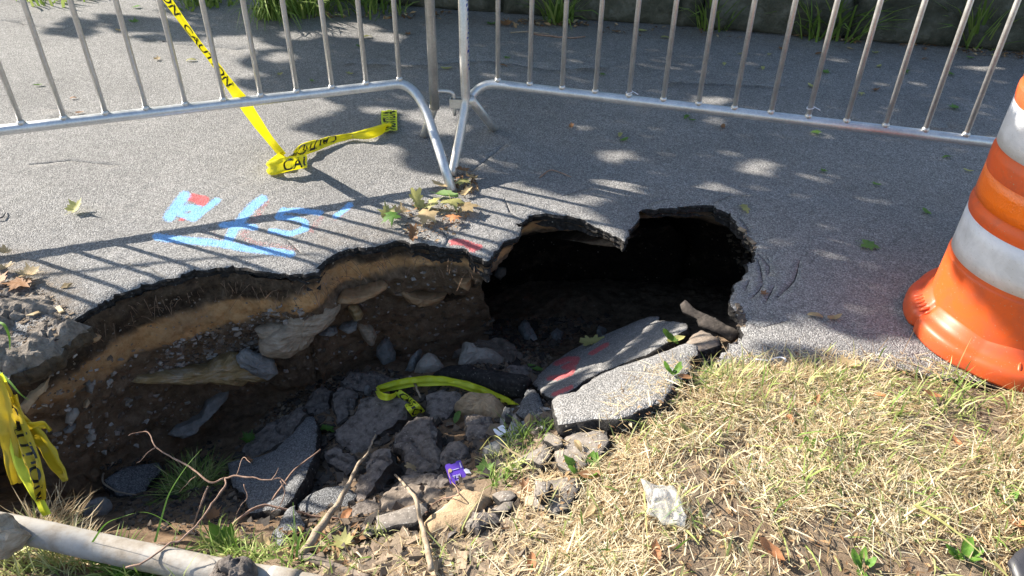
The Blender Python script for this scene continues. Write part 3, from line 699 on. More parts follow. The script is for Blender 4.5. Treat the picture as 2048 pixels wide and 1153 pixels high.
wallrock('small buff stone near the top of the left wall', [(172, 682), (188, 668), (202, 672), (196, 684), (186, 688)], .008, .016, M['sandstone'])
wallrock('round brown pebble stone left of the leaning flagstone', [(168, 805), (176, 797), (181, 805), (174, 816), (167, 815)], .006, .02, M['tanstone'])
wallrock('dark oval stone in the wall left of the ochre slab stone', [(168, 768), (178, 760), (186, 772), (182, 787), (172, 782)], .006, .02, M['greystone'])
wallrock('pale round stone low in the wall left of the leaning flagstone', [(171, 874), (180, 862), (190, 868), (188, 882), (176, 886)], .006, .022, M['palestone'])
# stones lying on the rubble
F_ = 'stones lying among the rubble'
def floorrock(label, poly, thick, mat, lift=None, **k):
    rock('stone', label, 'stone', poly, fit_plane(poly, thick * .25 if lift is None else lift, face=k.pop('face', .35)), thick, mat, **k)
floorrock('pale gritty stone with a squared top behind the yellow tape', [(824, 761), (834, 729), (850, 711), (863, 707), (879, 722), (891, 740), (888, 750), (857, 762)], .07, M['palestone'], face=.6)
floorrock('narrow grey stone propped on the pale gritty stone', [(809, 748), (818, 722), (843, 704), (842, 722), (827, 750)], .05, M['greystone'], face=.6)
floorrock('smooth bluish grey pointed stone beside the pit wall', [(752, 711), (755, 693), (769, 677), (776, 678), (792, 704), (789, 725), (769, 731)], .04, M['greystone'], face=.7, rough=.07)
floorrock('tan and grey angular stone beside the cave floor', [(913, 731), (924, 695), (936, 695), (951, 707), (990, 707), (1010, 718), (999, 736), (958, 742), (918, 747)], .07, M['palestone'], face=.6)
floorrock('mottled tan stone lying under the end of the yellow tape', [(908, 818), (928, 795), (990, 795), (1010, 815), (1008, 845), (985, 852), (940, 830)], .05, M['tanstone'])
slab('stone', 'big sunlit tan stone shaped like a loaf', 'stone', [(849, 1033), (876, 1006), (904, 979), (923, 971), (967, 972), (982, 980), (967, 998), (945, 1019), (920, 1041), (893, 1048), (857, 1051)], fit_plane([(849, 1033), (904, 979), (982, 980), (893, 1048)], .06, (.1, .05), .3), .075, M['tanstone'], M['tanstone'], rough=.008, jag=.012, grid=.01)
floorrock('white grey stone on the pit floor near the hanging tape', [(166, 1028), (196, 1010), (220, 1006), (226, 1014), (204, 1032), (173, 1037)], .04, M['greystone'])
for i, (lab, poly, mt) in enumerate([
        ('dark grey stone right of the mottled tan stone', [(1001, 838), (1008, 818), (1022, 822), (1024, 838), (1010, 850)], 'greystone'),
        ('brownish stone in the pebbles below the speckled asphalt chunk', [(1050, 848), (1062, 838), (1076, 842), (1072, 856), (1058, 860)], 'tanstone'),
        ('bluish grey stone next to the white card', [(1018, 874), (1030, 852), (1052, 868), (1048, 888), (1030, 898), (1018, 890)], 'greystone'),
        ('flat grey stone half hidden by grass on the pit edge', [(962, 912), (985, 890), (1015, 884), (1030, 895), (1005, 915), (975, 922)], 'greystone'),
        ('small buff stone above the white card', [(1024, 845), (1032, 838), (1042, 848), (1038, 860), (1026, 858)], 'palestone'),
        ('pale stone at the right edge of the dark cave floor', [(1195, 672), (1202, 655), (1212, 660), (1208, 676)], 'greystone'),
        ('small pale pebble stone under the curled end of the tape', [(771, 806), (780, 802), (784, 808), (778, 814)], 'palestone'),
        ('smooth blue grey stone left of the curled end of the tape', [(727, 780), (738, 774), (745, 782), (738, 792), (728, 790)], 'greystone'),
        ('angular white grey stone in the dark cave', [(1100, 672), (1112, 660), (1126, 668), (1120, 684), (1104, 688)], 'greystone'),
        ('flat slate grey stone lying in the cave shadow', [(1035, 655), (1048, 640), (1070, 668), (1078, 690), (1060, 692)], 'greystone'),
        ('small light stone on the crumbled soil by the tan loaf stone', [(929, 1062), (940, 1048), (958, 1052), (956, 1066), (940, 1072)], 'palestone'),
        ('tan crumb of stone below the dark chunk by the loaf stone', [(912, 1070), (922, 1062), (928, 1068), (920, 1076)], 'tanstone')]):
    floorrock(lab, poly, .03, M[mt])

# ------------------------------------------------------------------ broken asphalt plates and clods
def aplate(label, poly, thick=.045, plane=None, lift=.05, top='asphalt_dark', tilt=(0, 0), face=.3, **k):
    slab('asphalt_plate', label, 'asphalt plate', poly, plane or fit_plane(poly, lift, tilt, face), thick, M[top], M['bitumen'], **k)
RED3 = [([(1112, 728), (1135, 718), (1154, 718), (1150, 727), (1128, 735), (1146, 738), (1141, 747), (1119, 755), (1098, 757)], 7), ([(1182, 708), (1214, 689)], 6), ([(1107, 790), (1144, 774)], 6)]
aplate('big tilted plate with a red painted mark sliding into the hole', [(1063, 764), (1080, 743), (1105, 722), (1140, 700), (1170, 685), (1210, 667), (1265, 644), (1300, 631), (1315, 630), (1318, 640), (1345, 641), (1376, 648), (1373, 655), (1330, 684), (1290, 707), (1235, 728), (1200, 740), (1165, 760), (1130, 785), (1104, 797), (1082, 782)], .038, plane3((1300, 705, -.15), (1250, 648, -.42), (1080, 762, -.43)), paintred=RED3, rough=.0035, top='asphalt')
aplate('sunlit pale plate overlapping the verge in front of the red marked plate', [(1106, 800), (1118, 787), (1155, 779), (1196, 744), (1223, 735), (1263, 721), (1304, 711), (1336, 697), (1372, 684), (1394, 690), (1394, 708), (1381, 711), (1383, 730), (1372, 748), (1345, 765), (1330, 800), (1230, 835), (1207, 833), (1175, 833), (1146, 840), (1113, 848), (1112, 832), (1107, 816)], .05, plane3((1113, 846, .0), (1390, 725, .02), (1263, 721, -.045)), top='asphalt', rough=.004)
aplate('dark bluish plate standing tilted among the dead twigs', [(455, 922), (490, 914), (525, 908), (545, 898), (584, 862), (609, 832), (621, 829), (631, 848), (630, 890), (624, 911), (609, 946), (588, 991), (560, 1016), (525, 1019), (497, 1023), (486, 988), (462, 967)], .05, plane3((612, 832, -.52), (465, 930, -.52), (545, 1015, -.37)), rough=.005)
aplate('small dark pointed plate below the tilted bluish plate', [(588, 1005), (609, 1044), (607, 1060), (588, 1073), (567, 1099), (553, 1090), (544, 1068), (556, 1047), (574, 1019)], .04, lift=.05)
aplate('shadowed plate lying flat behind the leaning stick', [(595, 1004), (620, 985), (645, 972), (686, 964), (716, 985), (700, 1012), (660, 1030), (610, 1035)], .045, lift=.03)
aplate('dusty plate lying in the pit behind the grass clump', [(208, 957), (243, 936), (290, 926), (316, 922), (324, 936), (275, 993), (234, 985)], .04, lift=.05)
aplate('sunlit grey plate in front of the brown clod', [(750, 1054), (756, 1028), (786, 1019), (822, 1009), (852, 1001), (854, 1017), (830, 1040), (794, 1046), (772, 1052)], .05, lift=.05, top='dustplate', face=.2)
aplate('little grey plate left of the sunlit grey plate', [(699, 1066), (704, 1054), (726, 1045), (749, 1049), (750, 1060), (729, 1069)], .04, lift=.03, top='dustplate', face=.2)
aplate('flat crumbled plate bedded in the straw below the rosette weed', [(1065, 957), (1092, 950), (1125, 942), (1148, 945), (1158, 960), (1141, 985), (1133, 1009), (1100, 1014), (1067, 1009), (1063, 985)], .04, lift=.036, top='dustplate', face=.1, rough=.007)
aplate('thick grey chunk lying on the flat crumbled plate', [(1065, 974), (1067, 957), (1078, 955), (1096, 960), (1093, 978), (1085, 987), (1067, 990)], .03, lift=.065, top='dustplate', face=.1)
aplate('brownish flat plate under the front edge of the sunlit pale plate', [(1112, 886), (1126, 863), (1187, 852), (1212, 856), (1216, 874), (1200, 899), (1181, 912), (1163, 927), (1133, 937), (1110, 921), (1106, 899)], .04, lift=.034, top='dustplate', face=.1, rough=.006)
aplate('wedge of plate left of the brownish flat plate', [(1085, 869), (1094, 859), (1122, 871), (1118, 883), (1101, 886)], .03, lift=.045, top='dustplate', face=.1)
aplate('cracked flake of plate curling over the pit edge', [(1021, 926), (1031, 907), (1052, 892), (1075, 884), (1090, 876), (1092, 892), (1083, 913), (1074, 920), (1059, 913), (1042, 915), (1032, 923)], .03, lift=.05, top='dustplate', face=.1, rough=.008)
aplate('brown flat flake right of the tan loaf stone', [(981, 984), (1005, 975), (1020, 977), (1030, 986), (1016, 998), (998, 997)], .025, lift=.036, top='dustplate', face=.1)
aplate('second brown flake nearer the straw than the first', [(984, 1014), (1013, 998), (1030, 998), (1025, 1013), (1002, 1021)], .025, lift=.036, top='dustplate', face=.1)
aplate('curved dark plate standing on edge at the right end of the hole', [(1361, 608), (1369, 599), (1375, 603), (1385, 614), (1421, 632), (1451, 648), (1481, 661), (1474, 671), (1461, 681), (1439, 668), (1425, 661), (1397, 649), (1392, 636), (1366, 624)], .03, (lambda p, n: (p, n / np.linalg.norm(n)))(onz(1420, 640, -.10), VIEW(onz(1420, 640, -.10)) * .8 + np.array([-.25, 0, .45])), top='clod_side', rough=.003, jag=.005)
aplate('brown crusted piece under the curved dark plate', [(1364, 683), (1390, 663), (1404, 655), (1421, 666), (1438, 672), (1441, 680), (1413, 685), (1394, 692), (1372, 690)], .05, plane3((1366, 683, -.06), (1438, 674, -.06), (1404, 656, -.14)), top='brownclod', rough=.008)
aplate('collapsed dark cracked piece beside the right pit corner', [(1391, 694), (1411, 690), (1440, 683), (1444, 701), (1431, 727), (1412, 736), (1397, 742), (1378, 730), (1386, 712)], .05, plane3((1393, 695, -.10), (1440, 690, -.10), (1405, 738, -.02)), top='bitumen', rough=.008)
aplate('long black edge piece lying behind the tape', [(864, 754), (885, 747), (920, 744), (958, 753), (1000, 761), (1048, 769), (1051, 777), (1044, 799), (1021, 801), (958, 789), (920, 777), (889, 765)], .05, plane3((866, 754, -.46), (1048, 772, -.38), (960, 785, -.46)), top='bitumen', rough=.006)
aplate('speckled dark chunk at the end of the yellow tape', [(1033, 817), (1050, 776), (1068, 774), (1083, 797), (1081, 823), (1068, 828), (1044, 832)], .05, plane3((1034, 815, -.34), (1082, 820, -.30), (1060, 776, -.38)), top='asphalt_dark', rough=.008)
def clod(label, poly, thick=.06, mat='clod', lift=None, **k):
    r_ = np.random.default_rng(int(poly[0][0] * 3 + poly[0][1]))
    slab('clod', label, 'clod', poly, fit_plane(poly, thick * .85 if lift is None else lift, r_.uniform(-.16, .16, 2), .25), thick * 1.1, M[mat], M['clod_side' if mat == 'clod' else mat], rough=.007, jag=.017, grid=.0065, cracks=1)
clod('dusty topped dark clod left of the curled tape end', [(665, 796), (675, 771), (694, 767), (716, 783), (712, 806), (691, 831), (673, 840), (666, 815)])
clod('largest cracked dark clod in the middle of the rubble', [(721, 794), (746, 787), (779, 794), (818, 801), (818, 826), (782, 850), (753, 867), (740, 886), (725, 902), (704, 907), (686, 893), (668, 878), (668, 854), (704, 831), (712, 813)], .08)
clod('lumpy dark clod below the wilted leaf', [(639, 894), (665, 886), (701, 906), (714, 922), (688, 948), (670, 932), (652, 914)], .07)
clod('tall dark clod crossed by the thin end of the stick', [(740, 897), (756, 888), (779, 893), (780, 917), (766, 938), (746, 966), (725, 993), (704, 990), (707, 964), (722, 938)], .08)
clod('broad dark clod above the purple package', [(787, 880), (803, 852), (834, 831), (860, 834), (871, 852), (868, 886), (880, 906), (876, 929), (847, 939), (808, 941), (801, 917), (806, 896)], .08)
clod('dark clod with a brown chip under the tape arc', [(849, 786), (881, 777), (920, 783), (923, 799), (899, 829), (878, 840), (858, 834), (851, 813)], .06)
clod('dark clod between the mottled tan stone and the white card', [(923, 825), (951, 817), (982, 826), (985, 849), (977, 871), (959, 882), (937, 871), (927, 849)], .06)
clod('dark clod in the shade above the loaf stone', [(800, 948), (835, 938), (890, 945), (905, 962), (880, 972), (830, 962), (795, 965)], .05)
clod('small dark clod left of the purple package', [(880, 905), (905, 878), (935, 890), (932, 915), (905, 925), (884, 925)], .05)
clod('sunlit brown crumbly clod beside the loaf stone', [(757, 991), (787, 966), (813, 960), (873, 968), (890, 979), (857, 1004), (824, 1007), (787, 1015), (761, 1005)], .06, 'brownclod', rough=.13)
clod('dark angular clod in the shade left of the brown crumbly clod', [(690, 1015), (715, 1000), (745, 985), (756, 1005), (752, 1030), (722, 1040), (695, 1035)], .06)
clod('sunlit dark clod right of the loaf stone', [(939, 1033), (947, 1017), (977, 1013), (1002, 1019), (1004, 1032), (975, 1041), (961, 1049), (942, 1048)], .05, 'clod')
clod('black pointed clod in front of the loaf stone', [(893, 1055), (923, 1038), (927, 1046), (915, 1058), (898, 1071)], .04)
clod('rubbly clod at the mouth of the cave', [(905, 700), (960, 676), (1005, 672), (1035, 690), (1050, 715), (1010, 733), (950, 712)], .06, 'brownclod', rough=.16)
clod('whitish crumbling clod left of the pale gritty stone', [(682, 758), (700, 742), (745, 738), (800, 752), (812, 768), (770, 776), (712, 775)], .05, 'clod', rough=.16)
clod('black clod right of the angular tan grey stone', [(1005, 745), (1015, 728), (1050, 722), (1064, 735), (1060, 755), (1030, 762)], .05, 'clod')
clod('mossy dark clod left of the dusty topped clod', [(598, 818), (618, 790), (640, 768), (660, 780), (655, 815), (632, 830)], .06, 'clod')
clod('sloping grey clod above the tilted bluish plate', [(470, 905), (500, 868), (560, 830), (600, 812), (612, 826), (580, 858), (540, 892), (500, 910)], .05, 'clod', rough=.12)
BV = bvh_of(SOLID + SLABS)
#MARK2
# ------------------------------------------------------------------ retaining wall along the far side of the path
WA, WB = onz(929, 20)[:2], onz(2048, 103)[:2]
wd = (WB - WA) / np.linalg.norm(WB - WA); wn = np.array([-wd[1], wd[0]]); wn = wn if wn[1] > 0 else -wn
def wallpt(s, d, z): return np.array([*(WA + wd * s + wn * d), z])
def wall_s(px): # distance along the wall line seen at photo column px
    a = onz(px, np.interp(px, [560, 929, 2048], [-8, 20, 103]))[:2]; return float((a - WA) @ wd)
wl = empty('retaining_wall', tuple(wallpt(.5, .2, 0)), 'low mossy wall of big rough stones along the far edge of the path', 'stone wall')
def wall_stone(s0, s1, z0, z1, dep, seed):
    nx_, nz_ = max(6, int((s1 - s0) / .03)), max(5, int((z1 - z0) / .03))
    a = np.linspace(0, 1, nx_); b = np.linspace(0, 1, nz_); A_, B_ = np.meshgrid(a, b); A_ = A_.ravel(); B_ = B_.ravel()
    ed = np.minimum(np.minimum(A_, 1 - A_) * (s1 - s0), np.minimum(B_, 1 - B_) * (z1 - z0))
    P = np.c_[s0 + A_ * (s1 - s0), B_ * 0 + seed, z0 + B_ * (z1 - z0)]
    bul = -.05 * (1 - np.exp(-ed / .016)) - .05 * fbm(P, 5, 5, seed, .6) - .018 * np.abs(fbm(P, 18, 4, seed + 3))
    sj = P[:, 0] + .02 * fbm(P, 6, 2, seed + 7); zj = P[:, 2] + .015 * fbm(P, 6, 2, seed + 9) * (P[:, 2] > .02)
    Fv = np.array([wallpt(s_, d_ * (ed_ > 0) + .0, z_) for s_, d_, z_, ed_ in zip(sj, bul, zj, ed)])
    Bk = np.array([wallpt(s_, dep, z_) for s_, z_ in zip(sj, zj)])
    I_ = np.arange(nx_ * nz_).reshape(nz_, nx_); F = [(I_[j, i], I_[j, i + 1], I_[j + 1, i + 1], I_[j + 1, i]) for j in range(nz_ - 1) for i in range(nx_ - 1)]
    o = nx_ * nz_; loop = list(I_[0]) + list(I_[1:, -1]) + list(I_[-1, -2::-1]) + list(I_[-2:0:-1, 0])
    F = F + [tuple(x + o for x in f[::-1]) for f in F] + [(loop[i], loop[i] + o, loop[(i + 1) % len(loop)] + o, loop[(i + 1) % len(loop)]) for i in range(len(loop))]
    me = mkmesh('stone', np.vstack([Fv, Bk]), F, M['wallstone']); put('stone', me, wl)
cuts = [wall_s(p) for p in (560, 760, 930, 1006, 1128, 1352, 1402, 1690, 1905, 2190)] + [wall_s(2190) + .9, wall_s(2190) + 1.7]
for i, (a, b) in enumerate(zip(cuts[:-1], cuts[1:])):
    wall_stone(a + .001, b - .001, -.01, .44 + .05 * math.sin(i * 2.3), .38, 200 + i)
s_ = cuts[0]
for i, wdt in enumerate([.7, .5, .85, .6, .9, .7, .8, .65, .9, .8]):
    if s_ + wdt < cuts[-1]: wall_stone(s_ + .01, s_ + wdt - .01, .50, .86 + .04 * math.cos(i * 1.9), .36, 240 + i)
    s_ += wdt
A4 = [wallpt(cuts[0] + .02, .03, 0), wallpt(cuts[-1] - .02, .03, 0), wallpt(cuts[-1] - .02, .34, 0), wallpt(cuts[0] + .02, .34, 0)]
core = np.array(A4 + [p + [0, 0, .8] for p in A4])
put('mortar', mkmesh('mortar', core, [(0, 1, 2, 3), (7, 6, 5, 4), (0, 4, 5, 1), (1, 5, 6, 2), (2, 6, 7, 3), (3, 7, 4, 0)], M['mortar'], False), wl)

# ------------------------------------------------------------------ steel crowd barriers
ZR = .285
Lb = [(45, 248), (130, 239), (215, 229), (295, 218), (373, 209), (448, 200), (524, 192), (597, 183), (665, 174), (731.5, 168), (800, 161)]
Rb = [(995, 161), (1059, 169), (1124.5, 177.6), (1189, 185.6), (1256, 193), (1325, 201), (1395, 208), (1468, 216), (1540, 225.5), (1618.6, 232), (1692, 243), (1768, 252.5), (1846, 262.6), (1926.6, 273)]
def fitline(pp):
    W = np.array([onz(x, y + 8, ZR)[:2] for x, y in pp]); k = np.arange(len(W)); A = np.c_[np.ones(len(W)), k]
    sol = np.linalg.lstsq(A, W, rcond=None)[0]; return sol[0], sol[1]
RT_, RB_ = .0175, .0088
def barrier(P0, st, n_near, near_k, ks, foot_f, foot_b, post_px, postY, label, bend_post):
    u = st / np.linalg.norm(st); P = lambda k, z: np.array([*(P0 + st * k), z])
    r = empty('crowd_barrier', tuple(P(near_k, 0)), label, 'barrier', 'crowd barriers linked round the hole')
    ff = onz(*foot_f, .0); fb = onz(*foot_b, .0); ff[2] = .0; fb[2] = .0
    pb = np.array([*postY, 0.])
    ksg = 1 if ks[-1] > ks[0] else -1
    far = ks[-1] if ks[0] == near_k else ks[0]
    farP = P(far, 0) ; sgn = 1 if far > near_k else -1; farp = P(far + sgn * 1.0, 0)
    top = 1.08
    nv = np.array([-u[1], u[0], 0]) ; nv = nv if nv[1] > 0 else -nv
    if not bend_post:
        a = P(near_k, ZR); c = P(near_k - sgn * .55, ZR - .012)
        C_ = P(near_k - sgn * .52, ZR); S_ = P(near_k + sgn * .15, ZR); L_ = C_ * .62 + ff * .38
        bez = [(1 - t) ** 2 * S_ + 2 * t * (1 - t) * C_ + t * t * L_ for t in np.linspace(0, 1, 12)]
        rail = np.vstack([[P(far + sgn * .9, ZR), P((far + near_k) / 2, ZR)], bez, [L_ * .5 + ff * .5, ff]])
        tube('rail', rail, RT_, M['galv'], r, 16)
        tube('post', [[*pb[:2], .20], [*pb[:2], top - .05], [*(pb[:2] + (farp - pb)[:2] * .02), top]], RT_, M['galv_old'], r, 14)
        tube('leg', [[*pb[:2], .215], (np.array([*pb[:2], .2]) * .15 + fb * .85), fb], RT_ * .95, M['galv_old'], r, 14)
    else:
        S_ = P(near_k + sgn * .05, ZR); C_ = P(near_k - sgn * .72, ZR + .004); L_ = np.array([*pb[:2], .205])
        bez = [(1 - t) ** 2 * S_ + 2 * t * (1 - t) * C_ + t * t * L_ for t in np.linspace(0, 1, 12)]
        tube('rail', np.vstack([[P(far + sgn * .9, ZR), P((far + near_k) / 2, ZR)], bez]), RT_, M['galv'], r, 16)
        kn = np.array([*pb[:2], .215])
        tube('post', np.vstack([[[*pb[:2], top]], catmull([[*pb[:2], .30], [*pb[:2], .24], kn * .86 + ff * .14 + [0, 0, .012], kn * .5 + ff * .5, ff], 6)]), RT_, M['galv_old'], r, 14)
        tube('leg', [[pb[0] + u[0] * sgn * .02, pb[1] + u[1] * sgn * .02, .245], (np.array([*pb[:2], .24]) * .15 + fb * .85), fb], RT_ * .95, M['galv_old'], r, 14)
    # far end: post, two feet
    fp = farp
    tube('post', [[*fp[:2], .0 if False else .18], [*fp[:2], top]], RT_, M['galv_old'], r, 14)
    for s_ in (1, -1): tube('leg', [[*fp[:2], .24], fp + nv * s_ * .27], RT_, M['galv_old'], r, 12)
    tube('top_rail', [np.array([*pb[:2], top]), np.array([*((pb + fp)[:2] / 2), top]), np.array([*fp[:2], top])], RT_, M['galv'], r, 12)
    # uprights share one mesh
    V, F = tube_geo([[0, 0, ZR + RT_ * .8], [0, 0, top - RT_]], RB_, 10)
    wv, wf = tube_geo([[0, 0, ZR + RT_ * .7], [0, 0, ZR + RT_ + .004], [0, 0, ZR + RT_ + .010]], [RB_ * 1.5, RB_ * 1.35, RB_ * .9], 10)
    V, F = join([(V, F), (wv, wf)])
    me = mkmesh('upright', V, F, M['galv_old'])
    lo, hi = min(near_k, far), max(near_k, far)
    for k in range(int(lo), int(hi) + 1):
        o = bpy.data.objects.new('upright', me); COL.objects.link(o); o.parent = r
        q = P(k, 0) - np.array(r.location); o.location = tuple(q)
    return r
pL0, pLs = fitline(Lb); pR0, pRs = fitline(Rb)
postL = ony(870, 190, 2.66); postR = ony(931, 200, 2.66)
zl = onz(869, 200, .235)[:2]; zr = onz(931, 200, .24)[:2]
barL = barrier(pL0, pLs, 10, 10, [10, -8], (905, 384), (848, 272), None, zl, 'left galvanised barrier with the yellow tape hanging behind its bars', False)
barR = barrier(pR0, pRs, 0, 0, [0, 18], (904, 352), (990, 259), None, zr, 'right galvanised barrier reaching behind the orange drum', True)
# hook on the left barrier's post, slotted bracket on the right one
hz = .262
zl3, zr3 = np.array([*zl, 0]), np.array([*zr, 0]); dlr = zr3 - zl3
tube('hook', catmull([zl3 + [0, 0, hz + .006], zl3 + dlr * .35 + [0, 0, hz + .008], zl3 + dlr * .55 + [0, 0, hz + .004], zl3 + dlr * .63 + [0, 0, hz - .012], zl3 + dlr * .64 + [0, 0, hz - .085]], 5), .0062, M['galv_old'], barL, 10)
# bracket: three plates folded round the hook
def box_geo(c, hx, hy, hz_, ax):
    ax = ax / np.linalg.norm(ax); ay = np.array([-ax[1], ax[0], 0]); az = np.array([0, 0, 1.0]); c = np.array(c)
    V = [c + sx * hx * ax + sy * hy * ay + sz * hz_ * az for sz in (-1, 1) for sx, sy in ((-1, -1), (1, -1), (1, 1), (-1, 1))]
    return np.array(V), [(3, 2, 1, 0), (4, 5, 6, 7), (0, 1, 5, 4), (1, 2, 6, 5), (2, 3, 7, 6), (3, 0, 4, 7)]
bc = zl3 + dlr * .72 + [0, 0, hz - .035]; ayv = np.array([-dlr[1], dlr[0], 0]) / np.linalg.norm(dlr)
put('bracket', mkmesh('bracket', *join([box_geo(bc - ayv * .013, .024, .002, .017, dlr), box_geo(bc + ayv * .013, .024, .002, .017, dlr), box_geo(bc - dlr / np.linalg.norm(dlr) * .0245, .002, .011, .017, dlr)]), M['galv_old'], False), barR)
for k_, zt in ((4, ZR + RT_ + .012), (9, ZR + RT_ + .03)):
    q = pR0 + pRs * k_; a_ = np.linspace(0, 2 * math.pi, 13)
    tube('zip_tie', [np.array([q[0] + .0115 * math.cos(t), q[1] + .0115 * math.sin(t), zt + .003 * math.cos(t)]) for t in a_] + [np.array([q[0] + .03, q[1] - .012, zt - .004])], .0016, M['white'], barR, 6)
# strokes of blue marker down the right post
mk = []
rg = np.random.default_rng(5)
for i in range(26):
    z = .36 + i * .016; a = rg.uniform(-.5, .1) - .35
    d = np.array([math.cos(a), math.sin(a), 0]); tdir = np.array([-d[1], d[0], 0]); c = zr3 + d * (RT_ + .0006) + [0, 0, z]
    w_ = rg.uniform(.002, .0045); h_ = rg.uniform(.003, .008)
    mk.append((np.array([c - tdir * w_ - [0, 0, h_], c + tdir * w_ - [0, 0, h_ * .3], c + tdir * w_ + [0, 0, h_], c - tdir * w_ + [0, 0, h_ * .4]]), [(0, 1, 2, 3)]))
put('marker_scribble', mkmesh('marker_scribble', *join(mk), M['blueink'], False), barR)

# ------------------------------------------------------------------ orange traffic drum
DX, DY = 1.372, 1.652
drum = empty('traffic_drum', (DX, DY, 0), 'orange traffic drum with white bands standing at the verge', 'traffic drum')
def lathe(prof, n=128):
    V = []; m = len(prof)
    for r_, z_ in prof:
        for k in range(n):
            a = 2 * math.pi * k / n; V.append((DX + r_ * math.cos(a), DY + r_ * math.sin(a), z_))
    F = [(i * n + k, i * n + (k + 1) % n, (i + 1) * n + (k + 1) % n, (i + 1) * n + k) for i in range(m - 1) for k in range(n)]
    return np.array(V), F
prof = [(.214, .055), (.2135, .09), (.2115, .20), (.2125, .208), (.2118, .215), (.2085, .219), (.2078, .228), (.2068, .350), (.2085, .356), (.2095, .366), (.2085, .376), (.2055, .382), (.2045, .390), (.204, .468), (.2055, .474), (.2062, .49), (.2066, .505), (.2062, .514), (.2035, .520), (.2025, .530), (.2018, .640), (.2035, .646), (.2045, .66), (.204, .672), (.201, .678), (.20, .688), (.1995, .78), (.2, .80), (.196, .81), (.195, .93), (.188, .95), (.06, .955), (.001, .956)]
fine = [];
for a, b in zip(prof[:-1], prof[1:]): fine += [a]
_b = put('body', mkmesh('body', *lathe(prof), M['orange']), drum); _b.data.set_sharp_from_angle(angle=math.radians(22))
def band(name, z0, z1, mat, lab=None):
    f = lambda z: float(np.interp(z, [p[1] for p in prof[:-2]], [p[0] for p in prof[:-2]])) + .0012
    pr = [(f(z0) - .001, z0)] + [(f(z), z) for z in np.linspace(z0, z1, 4)] + [(f(z1) - .001, z1)]
    o = put('reflective_band', mkmesh(name, *lathe(pr), mat), drum)
    if lab: o['label'] = lab
band('band', .230, .348, M['white_sheet'], 'white reflective band, lower'); band('band', .392, .467, M['orange_sheet'], 'glossy orange reflective band'); band('band', .532, .638, M['white_sheet'], 'white reflective band, upper'); band('band', .69, .776, M['orange_sheet'])
# moulded base ring: lobes and waists round the edge
nA = 288; ringp = []
th = np.linspace(0, 2 * math.pi, nA, endpoint=False)
lobe = .5 + .5 * np.cos(8 * (th - math.radians(200)))
lob2 = np.clip(lobe, 0, 1) ** .6
notch = np.exp(-((np.mod(th - math.radians(177) + math.pi, 2 * math.pi) - math.pi) / .035) ** 2) + np.exp(-((np.mod(th - math.radians(267) + math.pi, 2 * math.pi) - math.pi) / .035) ** 2) + np.exp(-((np.mod(th - math.radians(87) + math.pi, 2 * math.pi) - math.pi) / .035) ** 2)
Ro = .259 + .007 * lob2 - .012 * notch
Zt = 1.0 + .10 * lob2 - .12 * notch
BVt = []
for fr, zf in [(0.0, .004), (.985, .003), (1.0, .009), (1.008, .020), (1.0, .032), (.96, .041), (.88, .047), (.74, .051), (.55, .054), (.38, .059), (.26, .068), (.15, .077), (.06, .083), (0.0, .085)]:
    R_i = .213 + (Ro - .213) * fr; z_i = np.maximum(zf * Zt, .003)
    BVt.append(np.c_[DX + R_i * np.cos(th), DY + R_i * np.sin(th), z_i])
mB = len(BVt); F = [(i * nA + k, i * nA + (k + 1) % nA, (i + 1) * nA + (k + 1) % nA, (i + 1) * nA + k) for i in range(mB - 1) for k in range(nA)]
put('base', mkmesh('base', np.vstack(BVt), F, M['orange_base']), drum)
for c0 in (160, 245):
    for i in range(6):
        a = math.radians(c0 + i * 3.6); d = np.array([math.cos(a), math.sin(a), 0])
        lo_ = float(np.interp(a, th, Ro)); zt_ = .057
        c = np.array([DX, DY, 0])
        tube('rib', [c + d * (lo_ - .012) + [0, 0, zt_ * .86], c + d * (lo_ - .018) + [0, 0, zt_ * .97], c + d * (lo_ - .030) + [0, 0, zt_ * 1.06], c + d * (lo_ - .038) + [0, 0, zt_ * 1.16]], [.0028, .0052, .0052, .0032], M['orange_base'], drum, 8)

# ------------------------------------------------------------------ caution tape
_cu = bpy.data.curves.new('txt', 'FONT'); _cu.body = 'CAUTION'; _cu.size = 1; _cu.offset = .012
_to = bpy.data.objects.new('txt', _cu); COL.objects.link(_to); bpy.context.view_layer.update()
_me = bpy.data.meshes.new_from_object(_to.evaluated_get(bpy.context.evaluated_depsgraph_get()))
_bm = bmesh.new(); _bm.from_mesh(_me); bmesh.ops.triangulate(_bm, faces=_bm.faces[:]); bmesh.ops.subdivide_edges(_bm, edges=[e for e in _bm.edges if e.calc_length() > .15], cuts=2, use_grid_fill=True); bmesh.ops.triangulate(_bm, faces=_bm.faces[:])
_bm.verts.ensure_lookup_table(); TV = np.array([v.co[:2] for v in _bm.verts]); TF = [tuple(v.index for v in f.verts) for f in _bm.faces]; _bm.free()
bpy.data.objects.remove(_to); bpy.data.curves.remove(_cu); bpy.data.meshes.remove(_me)
TV[:, 0] -= TV[:, 0].min(); TW = TV[:, 0].max(); TV[:, 1] /= TV[:, 1].max()
TAPE_W = .068
